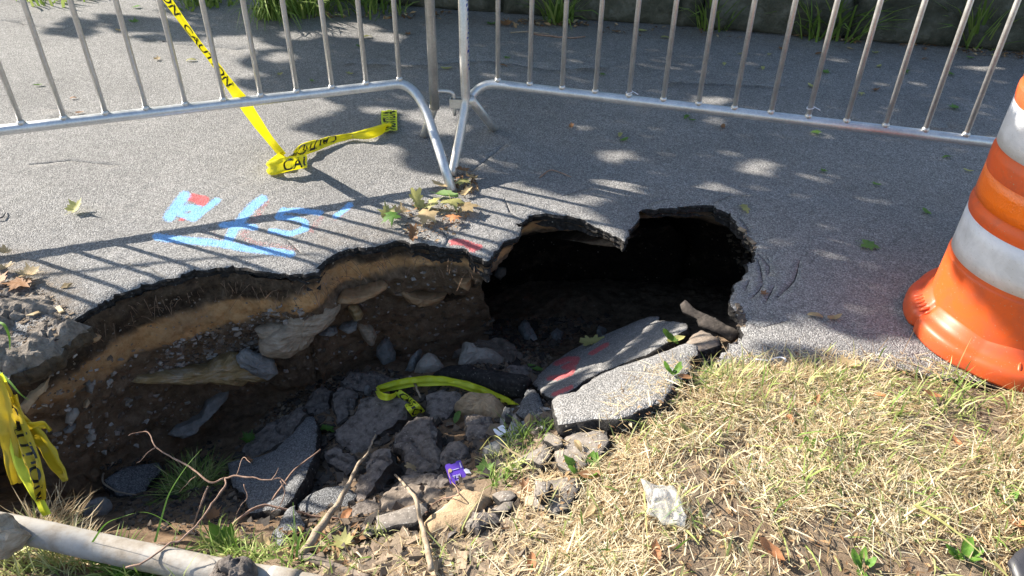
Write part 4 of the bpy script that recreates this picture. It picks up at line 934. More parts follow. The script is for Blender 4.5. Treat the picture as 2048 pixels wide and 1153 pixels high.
def ribbon(name, pts, wid, parent, mat, text=True, start=.02, flip=False, crease=.002, seed=0, n=10):
    """pts: centre line; wid: one vector per point, half width and direction of the film"""
    Cn = catmull(pts, n); Wd = catmull(wid, n); L = np.r_[0, np.cumsum(np.linalg.norm(np.diff(Cn, axis=0), axis=1))]
    T = np.gradient(Cn, axis=0); T /= np.linalg.norm(T, axis=1)[:, None] + 1e-9
    Nr = np.cross(T, Wd); Nr /= np.linalg.norm(Nr, axis=1)[:, None] + 1e-9
    cr = np.array([0, 1, -1, 1, 0.0]); tt = np.linspace(-1, 1, 5)
    def ev(l, v):
        i = np.clip(np.searchsorted(L, l) - 1, 0, len(L) - 2); f = ((l - L[i]) / (L[i + 1] - L[i] + 1e-9))[:, None]
        c_ = Cn[i] * (1 - f) + Cn[i + 1] * f; w_ = Wd[i] * (1 - f) + Wd[i + 1] * f; n_ = Nr[i] * (1 - f) + Nr[i + 1] * f
        amp = crease * (.6 + 2.2 * np.abs(noise3(np.c_[l * 14, l * 0, l * 0 + seed], seed)))
        return c_ + w_ * v[:, None] + n_ * (np.interp(v, tt, cr) * amp + crease * noise3(np.c_[l * 40, v * 1.5, v * 0 + seed], seed + 1))[:, None], n_
    ls = np.repeat(L, 5); vs = np.tile(tt, len(L)); V, _ = ev(ls, vs)
    F = [(i * 5 + k, i * 5 + k + 1, (i + 1) * 5 + k + 1, (i + 1) * 5 + k) for i in range(len(L) - 1) for k in range(4)]
    o = put(name, mkmesh(name, V, F, mat), parent)
    if text:
        h = TAPE_W * .8; sx = h * .98; pos = start; geos = []
        while pos < L[-1] - .05:
            l = pos + TV[:, 0] * sx; v = (TV[:, 1] * 2 - 1) * .78
            if flip: v = -v; l = 2 * pos + TW * sx - l
            ok = l < L[-1] - .003
            P, nn = ev(np.clip(l, 0, L[-1]), v)
            fs = [f for f in TF if all(ok[list(f)])]
            if fs:
                geos.append((P + nn * .0009, fs)); geos.append((P - nn * .0009, fs))
            pos += TW * sx + .035
        if geos: put('lettering', mkmesh('lettering', *join(geos), M['ink'], False), parent, kind='stuff')
    return o
def W3(*l): return np.array(l, float)
def dirw(a, w): a = np.array(a, float); return a / np.linalg.norm(a) * w
hw = TAPE_W / 2
uL = np.array([*(pLs / np.linalg.norm(pLs)), 0]); nL = np.array([-uL[1], uL[0], 0])
G0 = onz(566, 312, .012)
railpt = onz(487, 202, ZR); railpt = railpt + nL * .03
T1 = onz(520, 257, .13) ; 
def on_left(px, py, back=.03):
    n = nL; p0 = np.array([*pL0, 0]) + nL * back; return onplane(px, py, p0, n)
upper = [on_left(250, -125, .06), on_left(335, 0, .05), on_left(392, 80, .045), on_left(430, 128, .04), on_left(456, 165, .035), on_left(487, 205, .03)]
lower = [onz(516, 248, .15), onz(540, 280, .07), G0]
ctape = empty('caution_tape', tuple(onz(575, 320, 0)), 'yellow caution tape hanging behind the left barrier down to a fold on the path', 'caution tape')
pts = upper + lower
wid = [dirw(uL + [0, 0, .3], hw * .5), dirw(uL + [0, 0, .2], hw * .5), dirw(uL * 1 + [0, 0, .3], hw * .38), dirw(uL + [0, 0, .3], hw * .5), dirw(uL + [0, 0, .4], hw * .62), dirw(uL + [0, 0, .4], hw * .8), dirw(uL + [0, 0, .35], hw * .75), dirw(uL + nL * .5 + [0, 0, .5], hw * .6), dirw(uL + [0, 0, .6], hw * .55)]
wid = [q_ * f_ for q_, f_ in zip(wid, [.8, .8, .75, .7, .75, .8, .75, .75, .8])]
ribbon('strand', pts[:6], wid[:6], ctape, M['tape'], True, .02, seed=1)
ribbon('strand', pts[5:], wid[5:], ctape, M['tape'], True, .30, seed=15)
fold = [G0, onz(552, 322, .03), onz(536, 334, .022), onz(545, 336, .035), onz(580, 328, .045), onz(614, 323, .04)]
ribbon('strand', fold, [dirw([.3, .3, 1], hw * .5), dirw([.2, .3, 1], hw * .7), dirw([0, .6, .8], hw * .6), dirw([0, .3, 1], hw * .8), dirw([.05, .3, 1], hw * .8), dirw([0, .4, 1], hw * .7)], ctape, M['tape'], True, .215, seed=2, crease=.005)
tail = [onz(584, 314, .03), onz(605, 300, .03), onz(640, 289, .02), onz(676, 278, .016), onz(705, 272, .02), onz(735, 268, .03), onz(762, 260, .022), onz(776, 254, .012)]
tw_ = [dirw([.2, .6, .8], hw * .5), dirw([-.2, .8, .6], hw * .8), dirw([-.2, .9, .5], hw * .75), dirw([-.1, .9, .5], hw * .55), dirw([0, .4, .9], hw * .35), dirw([0, .3, 1], hw * .6), dirw([.1, .5, .9], hw * .65), dirw([.5, .7, .5], hw * .6)]
ribbon('strand', tail[:5], tw_[:5], ctape, M['tape'], True, .0, flip=True, seed=3, crease=.006)
ribbon('strand', tail[4:], tw_[4:], ctape, M['tape'], False, seed=16, crease=.006)
ribbon('strand', [onz(780, 262, .014), onz(779, 250, .012), onz(778, 236, .010), onz(778, 221, .012)], [dirw([1, .05, .1], hw * .9), dirw([1, .05, .05], hw * .95), dirw([1, 0, 0], hw), dirw([1, 0, .05], hw)], ctape, M['tape_lime'], True, .012, flip=True, seed=4)
# a second length strung outside the picture: its shadow falls across the path
sh = np.array([SHX, SHY, 0]) * SHL
def caster(px, py, h): return onz(px, py, 0) - sh * h + [0, 0, h]
ct2 = empty('caution_tape', tuple(caster(300, 530, 0.95)), 'second yellow tape strung across behind the left barrier above the picture', 'caution tape')
pp = [caster(-260, 585, 1.06), caster(0, 556, .97), caster(104, 549, .94), caster(250, 534, .93), caster(400, 520, .95), caster(530, 513, .98), caster(640, 508, 1.02)]
ribbon('strand', pp, [dirw([.1, .3, 1], hw * .42)] * 7, ct2, M['tape'], False, seed=6)

# torn bunch of tape hanging at the left edge of the pit
tt_ = empty('caution_tape', tuple(ony(60, 1000, 1.1)), 'torn dusty yellow caution tape bunched and hanging into the left of the pit', 'caution tape')
def yy(px, py, Y): return ony(px, py, Y)
right_ = np.array([1.0, 0, 0])
ribbon('strand', [yy(-15, 742, 1.30), yy(2, 790, 1.27), yy(14, 850, 1.24), yy(24, 910, 1.21), yy(33, 968, 1.18)], [dirw([1, .2, .1], hw * .3), dirw([1, .2, 0], hw * .45), dirw([1, .3, 0], hw * .55), dirw([1, .3, .1], hw * .55), dirw([1, .1, .2], hw * .42)], tt_, M['tape_dim'], False, seed=7, crease=.004)
ribbon('strand', [yy(-5, 748, 1.32), yy(12, 800, 1.30), yy(28, 870, 1.24), yy(50, 940, 1.19), yy(72, 990, 1.15), yy(96, 1030, 1.12)], [dirw([1, .6, .1], hw * .3), dirw([1, .6, .1], hw * .45), dirw([1, .5, 0], hw * .5), dirw([1, .3, .1], hw * .5), dirw([1, .2, .2], hw * .35), dirw([1, .2, .3], hw * .25)], tt_, M['tape_lime'], False, .03, seed=8, crease=.004)
ribbon('strand', [yy(4, 765, 1.31), yy(24, 805, 1.29), yy(40, 850, 1.25), yy(58, 900, 1.21), yy(74, 950, 1.17), yy(84, 1000, 1.14)], [dirw([1, -.2, .2], hw * .35), dirw([1, -.2, .2], hw * .3), dirw([1, .2, .2], hw * .45), dirw([1, .3, .2], hw * .5), dirw([1, .2, .2], hw * .5), dirw([1, .1, .2], hw * .3)], tt_, M['tape_dim'], True, .06, seed=9, crease=.005)
ribbon('strand', [yy(26, 792, 1.29), yy(36, 825, 1.28), yy(50, 848, 1.27), yy(75, 872, 1.25), yy(100, 910, 1.22), yy(118, 940, 1.20), yy(134, 962, 1.18)], [dirw([1, .2, .3], hw * .25), dirw([1, .2, .4], hw * .35), dirw([1, .2, .6], hw * .45), dirw([1, .3, .7], hw * .55), dirw([1, .3, .7], hw * .55), dirw([1, .3, .6], hw * .45), dirw([1, .3, .6], hw * .2)], tt_, M['tape_dim'], False, .05, seed=10, crease=.005)
ribbon('strand', [yy(52, 852, 1.255), yy(70, 852, 1.26), yy(90, 850, 1.27), yy(101, 862, 1.26)], [dirw([.3, .2, 1], hw * .3), dirw([.2, .2, 1], hw * .32), dirw([.1, .2, 1], hw * .3), dirw([.4, .2, 1], hw * .15)], tt_, M['tape_dim'], True, .01, seed=11)
# scrap of tape on the rubble
def hz(px, py, up=.02): 
    p = hit(px, py); return p + VIEW(p) * up * 1.2 + [0, 0, up * .2]
sc_t = empty('caution_tape', tuple(hit(830, 790)), 'lime yellow scrap of caution tape lying across the rubble in the pit', 'caution tape')
ribbon('strand', [hz(1030, 812, .015), hz(1000, 799, .03), hz(960, 785, .04), hz(915, 772, .06), hz(870, 768, .07), hz(830, 770, .07), hz(790, 776, .06), hz(754, 784, .05)], [dirw([.3, .5, .8], hw * .22), dirw([.2, .5, .8], hw * .35), dirw([.2, .5, .8], hw * .45), dirw([.1, .5, .9], hw * .4), dirw([0, .5, .9], hw * .5), dirw([0, .5, .9], hw * .5), dirw([0, .5, .9], hw * .5), dirw([.2, .5, .9], hw * .42)], sc_t, M['tape_lime'], False, .18, seed=12, crease=.008)
ribbon('strand', [hz(754, 784, .045), hz(762, 795, .035), hz(780, 798, .035), hz(794, 792, .04)], [dirw([.3, .5, .8], hw * .35), dirw([.1, .6, .8], hw * .35), dirw([0, .5, .8], hw * .3), dirw([0, .5, .8], hw * .2)], sc_t, M['tape_lime'], False, seed=13)
ribbon('strand', [hz(796, 788, .05), hz(812, 802, .05), hz(826, 818, .045), hz(838, 832, .04)], [dirw([1, .4, .3], hw * .35), dirw([1, .4, .3], hw * .45), dirw([1, .4, .3], hw * .6), dirw([1, .4, .3], hw * .65)], sc_t, M['tape_lime'], True, .015, seed=14)
#MARK3
# ------------------------------------------------------------------ the tree whose crown shades the path (stands left of the picture)
SHADE = [(300, -40), (560, -40), (2900, -40), (2900, 470), (2300, 500), (2060, 560), (1900, 640), (1860, 690), (1780, 668), (1700, 674), (1640, 655), (1560, 636), (1490, 640), (1400, 560), (1300, 500), (1256, 470), (1200, 425), (1130, 392), (1050, 368), (960, 350), (880, 350), (830, 338), (800, 295), (760, 268), (700, 262), (650, 272), (590, 258), (640, 238), (700, 214), (620, 186), (520, 184), (470, 166), (540, 150), (480, 132), (510, 108), (560, 96), (500, 70), (420, 72), (400, 50), (330, 22)]
ISLES = [[(62, 27), (120, 20), (150, 35), (190, 45), (180, 57), (110, 50)], [(86, 60), (150, 55), (205, 62), (160, 74), (100, 70)], [(190, 28), (260, 33), (330, 38), (400, 58), (390, 76), (300, 62), (220, 62)], [(266, 72), (340, 68), (395, 64), (405, 80), (300, 83)], [(1500, 706), (1560, 690), (1640, 706), (1640, 728), (1540, 728)], [(300, 578), (460, 548), (600, 562), (690, 512), (900, 508), (900, 560), (1040, 560), (1100, 620), (1000, 690), (760, 700), (600, 705), (420, 655), (300, 640)], [(985, 530), (1080, 450), (1160, 470), (1190, 515), (1100, 560), (990, 570)], [(-200, 1000), (60, 1005), (95, 1060), (60, 1100), (-50, 1110), (-250, 1090)]]  # later patches: crown leaves added so pit rubble and pipe fall into shade
DAP = [(1240, 312, 34, 10), (1520, 335, 38, 13), (1425, 203, 36, 8), (1432, 246, 22, 7), (1975, 128, 44, 9), (1235, 378, 42, 15), (1180, 402, 30, 8), (965, 326, 20, 11), (870, 233, 52, 14), (890, 262, 40, 8), (700, 60, 52, 11), (780, 76, 26, 8), (560, 116, 30, 8), (440, 122, 30, 8), (600, 70, 40, 7), (760, 222, 30, 7), (1670, 690, 30, 14), (1420, 380, 40, 8), (1620, 640, 30, 12), (2150, 430, 60, 60), (2350, 380, 80, 50)]
def px_of(G): return proj(np.c_[G, np.zeros(len(G))])
N0 = 105000; DXC, DYC = 1.372, 1.652
G = np.c_[RNG.uniform(-2.6, 5.2, N0), RNG.uniform(.9, 6.6, N0)]
q = px_of(G); okm = inpoly(q[:, 0], q[:, 1], SHADE)
for cx_, cy_, rx, ry in DAP: okm &= ((q[:, 0] - cx_) / (rx * 1.25)) ** 2 + ((q[:, 1] - cy_) / (ry * 1.5)) ** 2 > 1
oki = np.zeros(N0, bool)
for p in ISLES: oki |= inpoly(q[:, 0], q[:, 1], p)
tt__ = np.clip(((G[:, 0] - DXC) * sh[0] + (G[:, 1] - DYC) * sh[1]) / (sh @ sh), .10, .95)
dax = np.hypot(G[:, 0] - DXC - sh[0] * tt__, G[:, 1] - DYC - sh[1] * tt__)
oki |= (dax < .27) & (fbm(np.c_[G, G[:, 0] * 0], 3.2, 3, 305) > -.16) & (tt__ > .101)  # leaves added in the sun's way to shade the drum
clump = fbm(np.c_[G, G[:, 0] * 0], 2.2, 3, 300)
thin = (G[:, 0] > 1.75) & (G[:, 1] < 2.4)
okm &= ~(thin & (RNG.random(N0) < .80 + .15 * np.sign(clump)))
G = G[(okm & (RNG.random(N0) < .75)) | oki]
hh = RNG.uniform(1.9, 2.9, len(G)) + .2 * fbm(np.c_[G, G[:, 0] * 0], 1.1, 2, 301)
LP = np.c_[G, np.zeros(len(G))] - sh * hh[:, None] + np.c_[np.zeros((len(G), 2)), hh]
nL_ = len(LP); nrm = RNG.normal(size=(nL_, 3)) * .7 + SUN_DIR * .9 + [0, 0, .3]; nrm /= np.linalg.norm(nrm, axis=1)[:, None]
t1 = np.cross(nrm, RNG.normal(size=(nL_, 3))); t1 /= np.linalg.norm(t1, axis=1)[:, None]; t2 = np.cross(nrm, t1)
sz = RNG.uniform(.028, .048, nL_)[:, None]
Vl = np.stack([LP - t1 * sz, LP - t1 * sz * .2 - t2 * sz * .7 + nrm * sz * .12, LP + t1 * sz * 1.1, LP - t1 * sz * .2 + t2 * sz * .7 + nrm * sz * .12], 1).reshape(-1, 3)
Fl = np.arange(nL_ * 4).reshape(-1, 4)
TB = np.array([-5.4, 7.5, 0])
tree = empty('tree', tuple(TB), 'leafy tree left of the picture whose crown shades the path', 'tree')
put('crown', mkmesh('crown', Vl, Fl, M['leaf_green'], True), tree, kind='stuff')
tube('trunk', catmull([TB + [0, 0, -.1], TB + [.05, 0, 1.0], TB + [.12, -.1, 2.1], TB + [.25, -.4, 2.6], TB + [.4, -.7, 3.0]], 5), np.r_[np.linspace(.24, .10, 21)], M['bark'], tree, 14)
cen = LP[LP[:, 1] > 4.9]; cen = cen[RNG.integers(0, len(cen), 16)]
for c_ in cen:
    b_ = TB + np.array([.15, -.2, RNG.uniform(1.7, 2.7)]); 
    tube('branch', catmull([b_, b_ * .6 + c_ * .4 + [0, 0, .35], c_ * .8 + b_ * .2 + [0, 0, .2], c_], 5), np.linspace(.045, .008, 16), M['bark'], tree, 7)

# ------------------------------------------------------------------ blades of grass and straw
_gzg = gz.reshape(ny, nx)
def soil_at(x, y):
    fx = np.clip((x - gx[0]) / .0125, 0, nx - 1.001); fy = np.clip((y - gy[0]) / .0125, 0, ny - 1.001)
    i = fx.astype(int); j = fy.astype(int); a = fx - i; b = fy - j
    return (_gzg[j, i] * (1 - a) + _gzg[j, i + 1] * a) * (1 - b) + (_gzg[j + 1, i] * (1 - a) + _gzg[j + 1, i + 1] * a) * b
def blades(B, az, L, wdt, pitch, curl, tint, rg):
    """curved tapering strips: 4 cross sections each"""
    n = len(B); V = np.zeros((n, 4, 2, 3)); d = np.stack([np.cos(az), np.sin(az), np.zeros(n)], -1); sd_ = np.stack([-np.sin(az), np.cos(az), rg.uniform(-.5, .5, n)], -1)
    pos = B.copy(); p = pitch.copy()
    for k in range(4):
        w_ = (wdt * (1, .95, .7, .08)[k])[:, None] * .5
        V[:, k, 0] = pos - sd_ * w_; V[:, k, 1] = pos + sd_ * w_
        stp = (L / 3)[:, None]; pos = pos + (d * np.cos(p)[:, None] + np.array([0, 0, 1]) * np.sin(p)[:, None]) * stp; p = p - curl
    b = np.arange(n)[:, None] * 8
    F = np.concatenate([np.stack([b + 2 * k, b + 2 * k + 1, b + 2 * k + 3, b + 2 * k + 2], -1) for k in range(3)], 1).reshape(-1, 4)
    return V.reshape(-1, 3), F, np.repeat(tint, 8)
def pxsample(n, poly):
    P = np.array(poly); out = []
    lo, hi = P.min(0), P.max(0)
    while len(out) < n:
        c = RNG.uniform(lo, hi, (n, 2)); out += [tuple(x) for x in c[inpoly(c[:, 0], c[:, 1], poly)]]
    return out[:n]
VERGE = [(1218, 852), (1260, 830), (1300, 800), (1345, 768), (1385, 748), (1440, 740), (1600, 732), (1700, 738), (1800, 742), (1900, 752), (1990, 775), (2100, 800), (2700, 900), (2900, 1500), (600, 1500), (640, 1165), (705, 1105), (800, 1085), (890, 1075), (960, 1050), (1030, 1030), (1040, 1000), (1000, 965), (1015, 930), (1060, 930), (1140, 940), (1200, 905)]
def region(n, poly, x0, x1, y0, y1):
    X = RNG.uniform(x0, x1, n); Y = RNG.uniform(y0, y1, n); Q = proj(np.c_[X, Y, soil_at(X, Y)])
    k = inpoly(Q[:, 0], Q[:, 1], poly); return X[k], Y[k], Q[k]
def on_top(X, Y):
    return np.array([drop(float(a), float(b), .6) for a, b in zip(X, Y)])
X, Y, Q = region(300000, VERGE, -.5, 2.25, .42, 1.72)
den = .44 + 1.3 * fbm(np.c_[X, Y, X * 0], 4.5, 3, 310) + .35 * fbm(np.c_[X, Y, X * 0], 14, 2, 311)
den = den * np.clip(np.interp(Q[:, 0], [700, 1000, 1150], [.10, .22, 1.0]), 0, 1)
kk = RNG.random(len(X)) < np.clip(den, .05, 1); X, Y, Q = X[kk], Y[kk], Q[kk]
Z = on_top(X, Y); kk = (Z < soil_at(X, Y) + .012) | (RNG.random(len(Z)) < .10); X, Y, Z, Q = X[kk], Y[kk], Z[kk], Q[kk]
n = len(X); low = RNG.random(n) < .80
az = RNG.uniform(0, 2 * math.pi, n)
swirl = 3.0 * fbm(np.c_[X, Y, X * 0], 3.0, 2, 320); az = np.where(RNG.random(n) < .45, swirl + RNG.normal(0, .5, n), az)
L = np.where(low, RNG.gamma(3, .0105, n), RNG.gamma(5, .0050, n)); L = np.clip(L, .012, .16)
pit_ = np.where(low, RNG.normal(.06, .13, n), RNG.uniform(.4, 1.3, n)); curl = np.where(low, RNG.normal(.03, .14, n), RNG.normal(.2, .2, n))
zoff = np.where(low, RNG.uniform(.001, .018, n), 0)
wd_ = RNG.uniform(.0008, .0022, n) * np.where(RNG.random(n) < .12, 2.0, 1)
patch = fbm(np.c_[X, Y, X * 0], 2.6, 3, 330)
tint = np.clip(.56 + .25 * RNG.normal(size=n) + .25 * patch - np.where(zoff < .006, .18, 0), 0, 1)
Vb, Fb, Tb = blades(np.c_[X, Y, Z + zoff], az, L, wd_, pit_, curl, tint, RNG)
LOOSE = []
for n_, poly in ((420, [(1445, 742), (1460, 715), (1600, 700), (1800, 705), (1940, 740), (1960, 768), (1800, 745), (1600, 738)]), (160, [(1240, 830), (1180, 842), (1250, 770), (1345, 700), (1390, 720), (1345, 768)]), (110, [(1060, 870), (1215, 850), (1200, 910), (1130, 940), (1140, 1005), (1065, 1010)]), (10, [(850, 1030), (970, 975), (1030, 990), (1000, 1050)]), (40, [(780, 400), (960, 380), (930, 470), (800, 470)])):
    LOOSE += [hit(*p) + [0, 0, .003] for p in pxsample(n_, poly)]
LOOSE = np.array(LOOSE); nl = len(LOOSE)
lb = blades(LOOSE, RNG.uniform(0, 6.28, nl), np.clip(RNG.gamma(3, .012, nl), .01, .11), RNG.uniform(.0008, .0022, nl), RNG.normal(.05, .12, nl), RNG.normal(.02, .12, nl), np.clip(RNG.normal(.6, .25, nl), 0, 1), RNG)
Fb = np.vstack([Fb, lb[1] + len(Vb)]); Vb = np.vstack([Vb, lb[0]]); Tb = np.r_[Tb, lb[2]]
put('dry_grass', mkmesh('dry_grass', Vb, Fb, M['straw'], True, {'tint': Tb}), kind='stuff')
tag(bpy.data.objects['dry_grass'], 'cut dry straw coloured grass covering the verge')
# green blades through the straw, and along the near edge of the pit on the left
gr = RNG.random(n); pg = .036 + .16 * np.clip(fbm(np.c_[X, Y, X * 0], 3.5, 3, 340), 0, 1) + .05 * (Q[:, 0] > 1300)
kk = gr < pg * .9; m_ = kk.sum()
B1 = np.c_[X, Y, Z][kk]; parts_ = []
parts_.append(blades(B1, RNG.uniform(0, 6.28, m_), RNG.gamma(5, .009, m_), RNG.uniform(.0022, .0048, m_), RNG.uniform(.3, 1.4, m_), RNG.normal(.3, .25, m_), np.clip(RNG.normal(.68, .22, m_), 0, 1), RNG))
def blobs(lst, rg):
    for px, py, rpx, cnt, Lm, wm, lo_t, hi_t in lst:
        a = rg.uniform(0, 6.28, cnt); r_ = np.sqrt(rg.random(cnt)) * rpx
        pts_ = np.array([hit(px + r_[i] * math.cos(a[i]), py + .6 * r_[i] * math.sin(a[i])) for i in range(cnt)])
        parts_.append(blades(pts_, rg.uniform(0, 6.28, cnt), rg.gamma(6, Lm / 6, cnt), rg.uniform(.6, 1.3, cnt) * wm, rg.uniform(.2, 1.4, cnt), rg.normal(.35, .3, cnt), rg.uniform(lo_t, hi_t, cnt), rg))
blobs([(250, 1150, 40, 120, .055, .004, .1, .7), (330, 1155, 60, 160, .05, .004, .1, .7), (440, 1100, 40, 130, .05, .0035, .2, .8), (500, 1110, 45, 120, .045, .003, .2, .8), (590, 1110, 50, 90, .05, .003, .2, .7), (60, 1120, 70, 220, .07, .003, .5, 1), (150, 1130, 50, 120, .06, .003, .4, 1), (110, 1060, 40, 110, .06, .0025, .6, 1), (680, 1140, 50, 60, .035, .0025, .3, .9), (760, 1075, 34, 50, .03, .002, .5, 1), (1040, 880, 30, 70, .05, .003, .1, .6), (1085, 862, 20, 40, .05, .003, .1, .5), (1010, 930, 40, 120, .045, .0025, .5, 1), (1000, 965, 25, 50, .035, .003, .1, .5), (900, 1120, 80, 60, .03, .002, .6, 1), (1440, 760, 60, 120, .05, .003, .3, 1), (1900, 790, 80, 160, .06, .003, .3, 1)], RNG)
Vb = np.vstack([p[0] for p in parts_]); o_ = 0; Fs = []
for p in parts_: Fs.append(p[1] + o_); o_ += len(p[0])
put('green_grass', mkmesh('green_grass', Vb, np.vstack(Fs), M['grass'], True, {'tint': np.concatenate([p[2] for p in parts_])}), kind='stuff')
tag(bpy.data.objects['green_grass'], 'thin green grass blades growing through the straw and pit edge')

# ------------------------------------------------------------------ crumbs, pebbles, litter
def crumbs(P, S_, rg, flat=.7):
    n = len(P); c = np.array([(-1, -1, -1), (1, -1, -1), (1, 1, -1), (-1, 1, -1), (-1, -1, 1), (1, -1, 1), (1, 1, 1), (-1, 1, 1)]) * .5
    V = c[None] * (1 + rg.uniform(-.55, .35, (n, 8, 1))) ; V = V * np.stack([rg.uniform(.7, 1.3, n), rg.uniform(.6, 1.2, n), rg.uniform(.4, 1.0, n) * flat], -1)[:, None]
    a = rg.uniform(0, 6.28, n); ca, sa = np.cos(a), np.sin(a); R = np.zeros((n, 3, 3)); R[:, 0, 0] = ca; R[:, 0, 1] = -sa; R[:, 1, 0] = sa; R[:, 1, 1] = ca; R[:, 2, 2] = 1
    b = rg.uniform(-.6, .6, n); R2 = np.zeros((n, 3, 3)); R2[:, 0, 0] = 1; R2[:, 1, 1] = np.cos(b); R2[:, 1, 2] = -np.sin(b); R2[:, 2, 1] = np.sin(b); R2[:, 2, 2] = np.cos(b)
    V = np.einsum('nij,nkj->nki', R @ R2, V) * S_[:, None, None] + P[:, None]
    f = np.array([(0, 3, 2, 1), (4, 5, 6, 7), (0, 1, 5, 4), (1, 2, 6, 5), (2, 3, 7, 6), (3, 0, 4, 7)])
    return V.reshape(-1, 3), (np.arange(n)[:, None, None] * 8 + f[None]).reshape(-1, 4)
def tinted(name, stops):
    n = NB(name); n.set(Base_Color=n.mix(1.0, n.ramp(n.attr('tint'), stops), n.gray(n.noise(90, 4, .7), [(.3, .7), (.7, 1.15)]), 'MULTIPLY'), Roughness=.9, Specular_IOR_Level=.25); n.bump(n.noise(160, 4, .7), .5, .004); return n.m
M['crumb'] = tinted('crumbled rubble', [(0, C(.03, .026, .023)), (.45, C(.09, .075, .063)), (.75, C(.22, .165, .115)), (1, C(.40, .31, .21))])
M['pebble'] = tinted('pebbles', [(0, C(.07, .05, .035)), (.4, C(.20, .15, .11)), (.7, C(.33, .29, .25)), (1, C(.5, .48, .45))])
RUB = [(600, 780), (680, 740), (800, 745), (930, 730), (1060, 720), (1110, 790), (1110, 850), (1060, 880), (1010, 930), (960, 970), (900, 1050), (760, 1070), (620, 1090), (520, 1050), (450, 1000), (470, 900), (560, 830)]
def scatter_crumbs(name, label, sets, mat):
    PV = []; SS = []; TT = []
    for n_, poly, s0, s1, t0, t1, emb in sets:
        pp_ = np.array([hit(*p, BV0) for p in pxsample(n_, poly)]); s_ = s0 + (s1 - s0) * RNG.random(n_) ** 2.6
        PV.append(pp_ + np.array([0, 0, 1]) * (s_ * emb)[:, None]); SS.append(s_); TT.append(RNG.uniform(t0, t1, n_))
    P = np.vstack(PV); S_ = np.concatenate(SS); T_ = np.concatenate(TT)
    V, F = crumbs(P, S_, RNG); put(name, mkmesh(name, V, F, mat, False, {'tint': np.repeat(T_, 8)}), kind='stuff'); tag(bpy.data.objects[name], label)
scatter_crumbs('rubble', 'crumbled dark asphalt and soil between the clods in the pit', [(2600, RUB, .004, .026, 0, .7, .1), (170, RUB, .018, .044, .1, .7, .05), (70, [(640, 1090), (760, 1050), (1000, 1010), (1060, 1040), (960, 1110), (700, 1130)], .014, .036, .2, .9, .1), (700, [(680, 745), (770, 735), (820, 765), (740, 790), (640, 800), (560, 850), (480, 880), (560, 800)], .003, .016, .2, 1, .1), (600, [(920, 690), (1060, 670), (1110, 720), (1060, 770), (930, 750)], .004, .02, .1, .9, .1), (900, [(200, 930), (440, 880), (480, 1000), (520, 1080), (240, 1060)], .003, .018, 0, .6, .1), (1500, [(640, 1100), (720, 1070), (890, 1035), (1000, 1000), (1070, 1010), (1120, 1153), (640, 1170)], .003, .028, .6, 1.0, .1), (500, [(1000, 880), (1100, 850), (1180, 920), (1060, 960), (1000, 980)], .003, .016, .3, 1, .1), (700, [(-20, 560), (60, 560), (150, 630), (110, 690), (-20, 700)], .003, .010, .3, .9, .1), (350, [(960, 640), (1250, 630), (1100, 700), (980, 690)], .006, .03, .1, .7, .1), (300, [(1370, 660), (1440, 670), (1440, 740), (1330, 700)], .003, .014, 0, .6, .1), (130, [(1455, 470), (1488, 458), (1514, 498), (1498, 522), (1480, 545), (1470, 520)], .006, .026, .3, 1, 0), (60, [(1472, 600), (1486, 628), (1490, 655), (1478, 650)], .005, .018, .2, .9, 0)], M['crumb'])
scatter_crumbs('pebbles', 'small pebbles set in the pit wall and lying below it', [(900, [(60, 700), (300, 700), (640, 610), (780, 560), (930, 520), (960, 640), (900, 720), (700, 720), (440, 800), (300, 900), (100, 930), (20, 860)], .003, .020, .1, .9, 0), (600, [(330, 690), (560, 610), (640, 620), (520, 700), (420, 720), (300, 745)], .003, .022, .1, .9, 0), (200, [(120, 600), (300, 590), (640, 560), (900, 510), (800, 540), (600, 640), (300, 720), (60, 760)], .002, .007, .2, .8, -.1), (240, [(1000, 820), (1100, 800), (1090, 860), (1010, 890)], .008, .024, .2, 1, .1)], M['pebble'])
# leaf litter flakes
def flakes(P, S_, rg, up=.35):
    n = len(P); nr = rg.normal(size=(n, 3)) * up + [0, 0, 1]; nr /= np.linalg.norm(nr, axis=1)[:, None]
    a = np.cross(nr, rg.normal(size=(n, 3))); a /= np.linalg.norm(a, axis=1)[:, None]; b = np.cross(nr, a); S2 = S_[:, None]
    V = np.stack([P - a * S2, P - b * S2 * .45 + nr * S2 * .15, P + a * S2, P + b * S2 * .45 + nr * S2 * .15], 1).reshape(-1, 3); return V, np.arange(n * 4).reshape(-1, 4)
M['litter'] = tinted('leaf litter', [(0, C(.07, .04, .022)), (.5, C(.25, .14, .07)), (.8, C(.42, .27, .14)), (1, C(.55, .42, .25))])
def litter(name, label, sets):
    P = []; S_ = []
    for n_, poly, s0, s1 in sets:
        P += [hit(*p) + [0, 0, RNG.uniform(.002, .012)] for p in pxsample(n_, poly)]; S_ += list(RNG.uniform(s0, s1, n_))
    V, F = flakes(np.array(P), np.array(S_), RNG); put(name, mkmesh(name, V, F, M['litter'], False, {'tint': np.repeat(RNG.random(len(P)), 4)}), kind='stuff'); tag(bpy.data.objects[name], label)
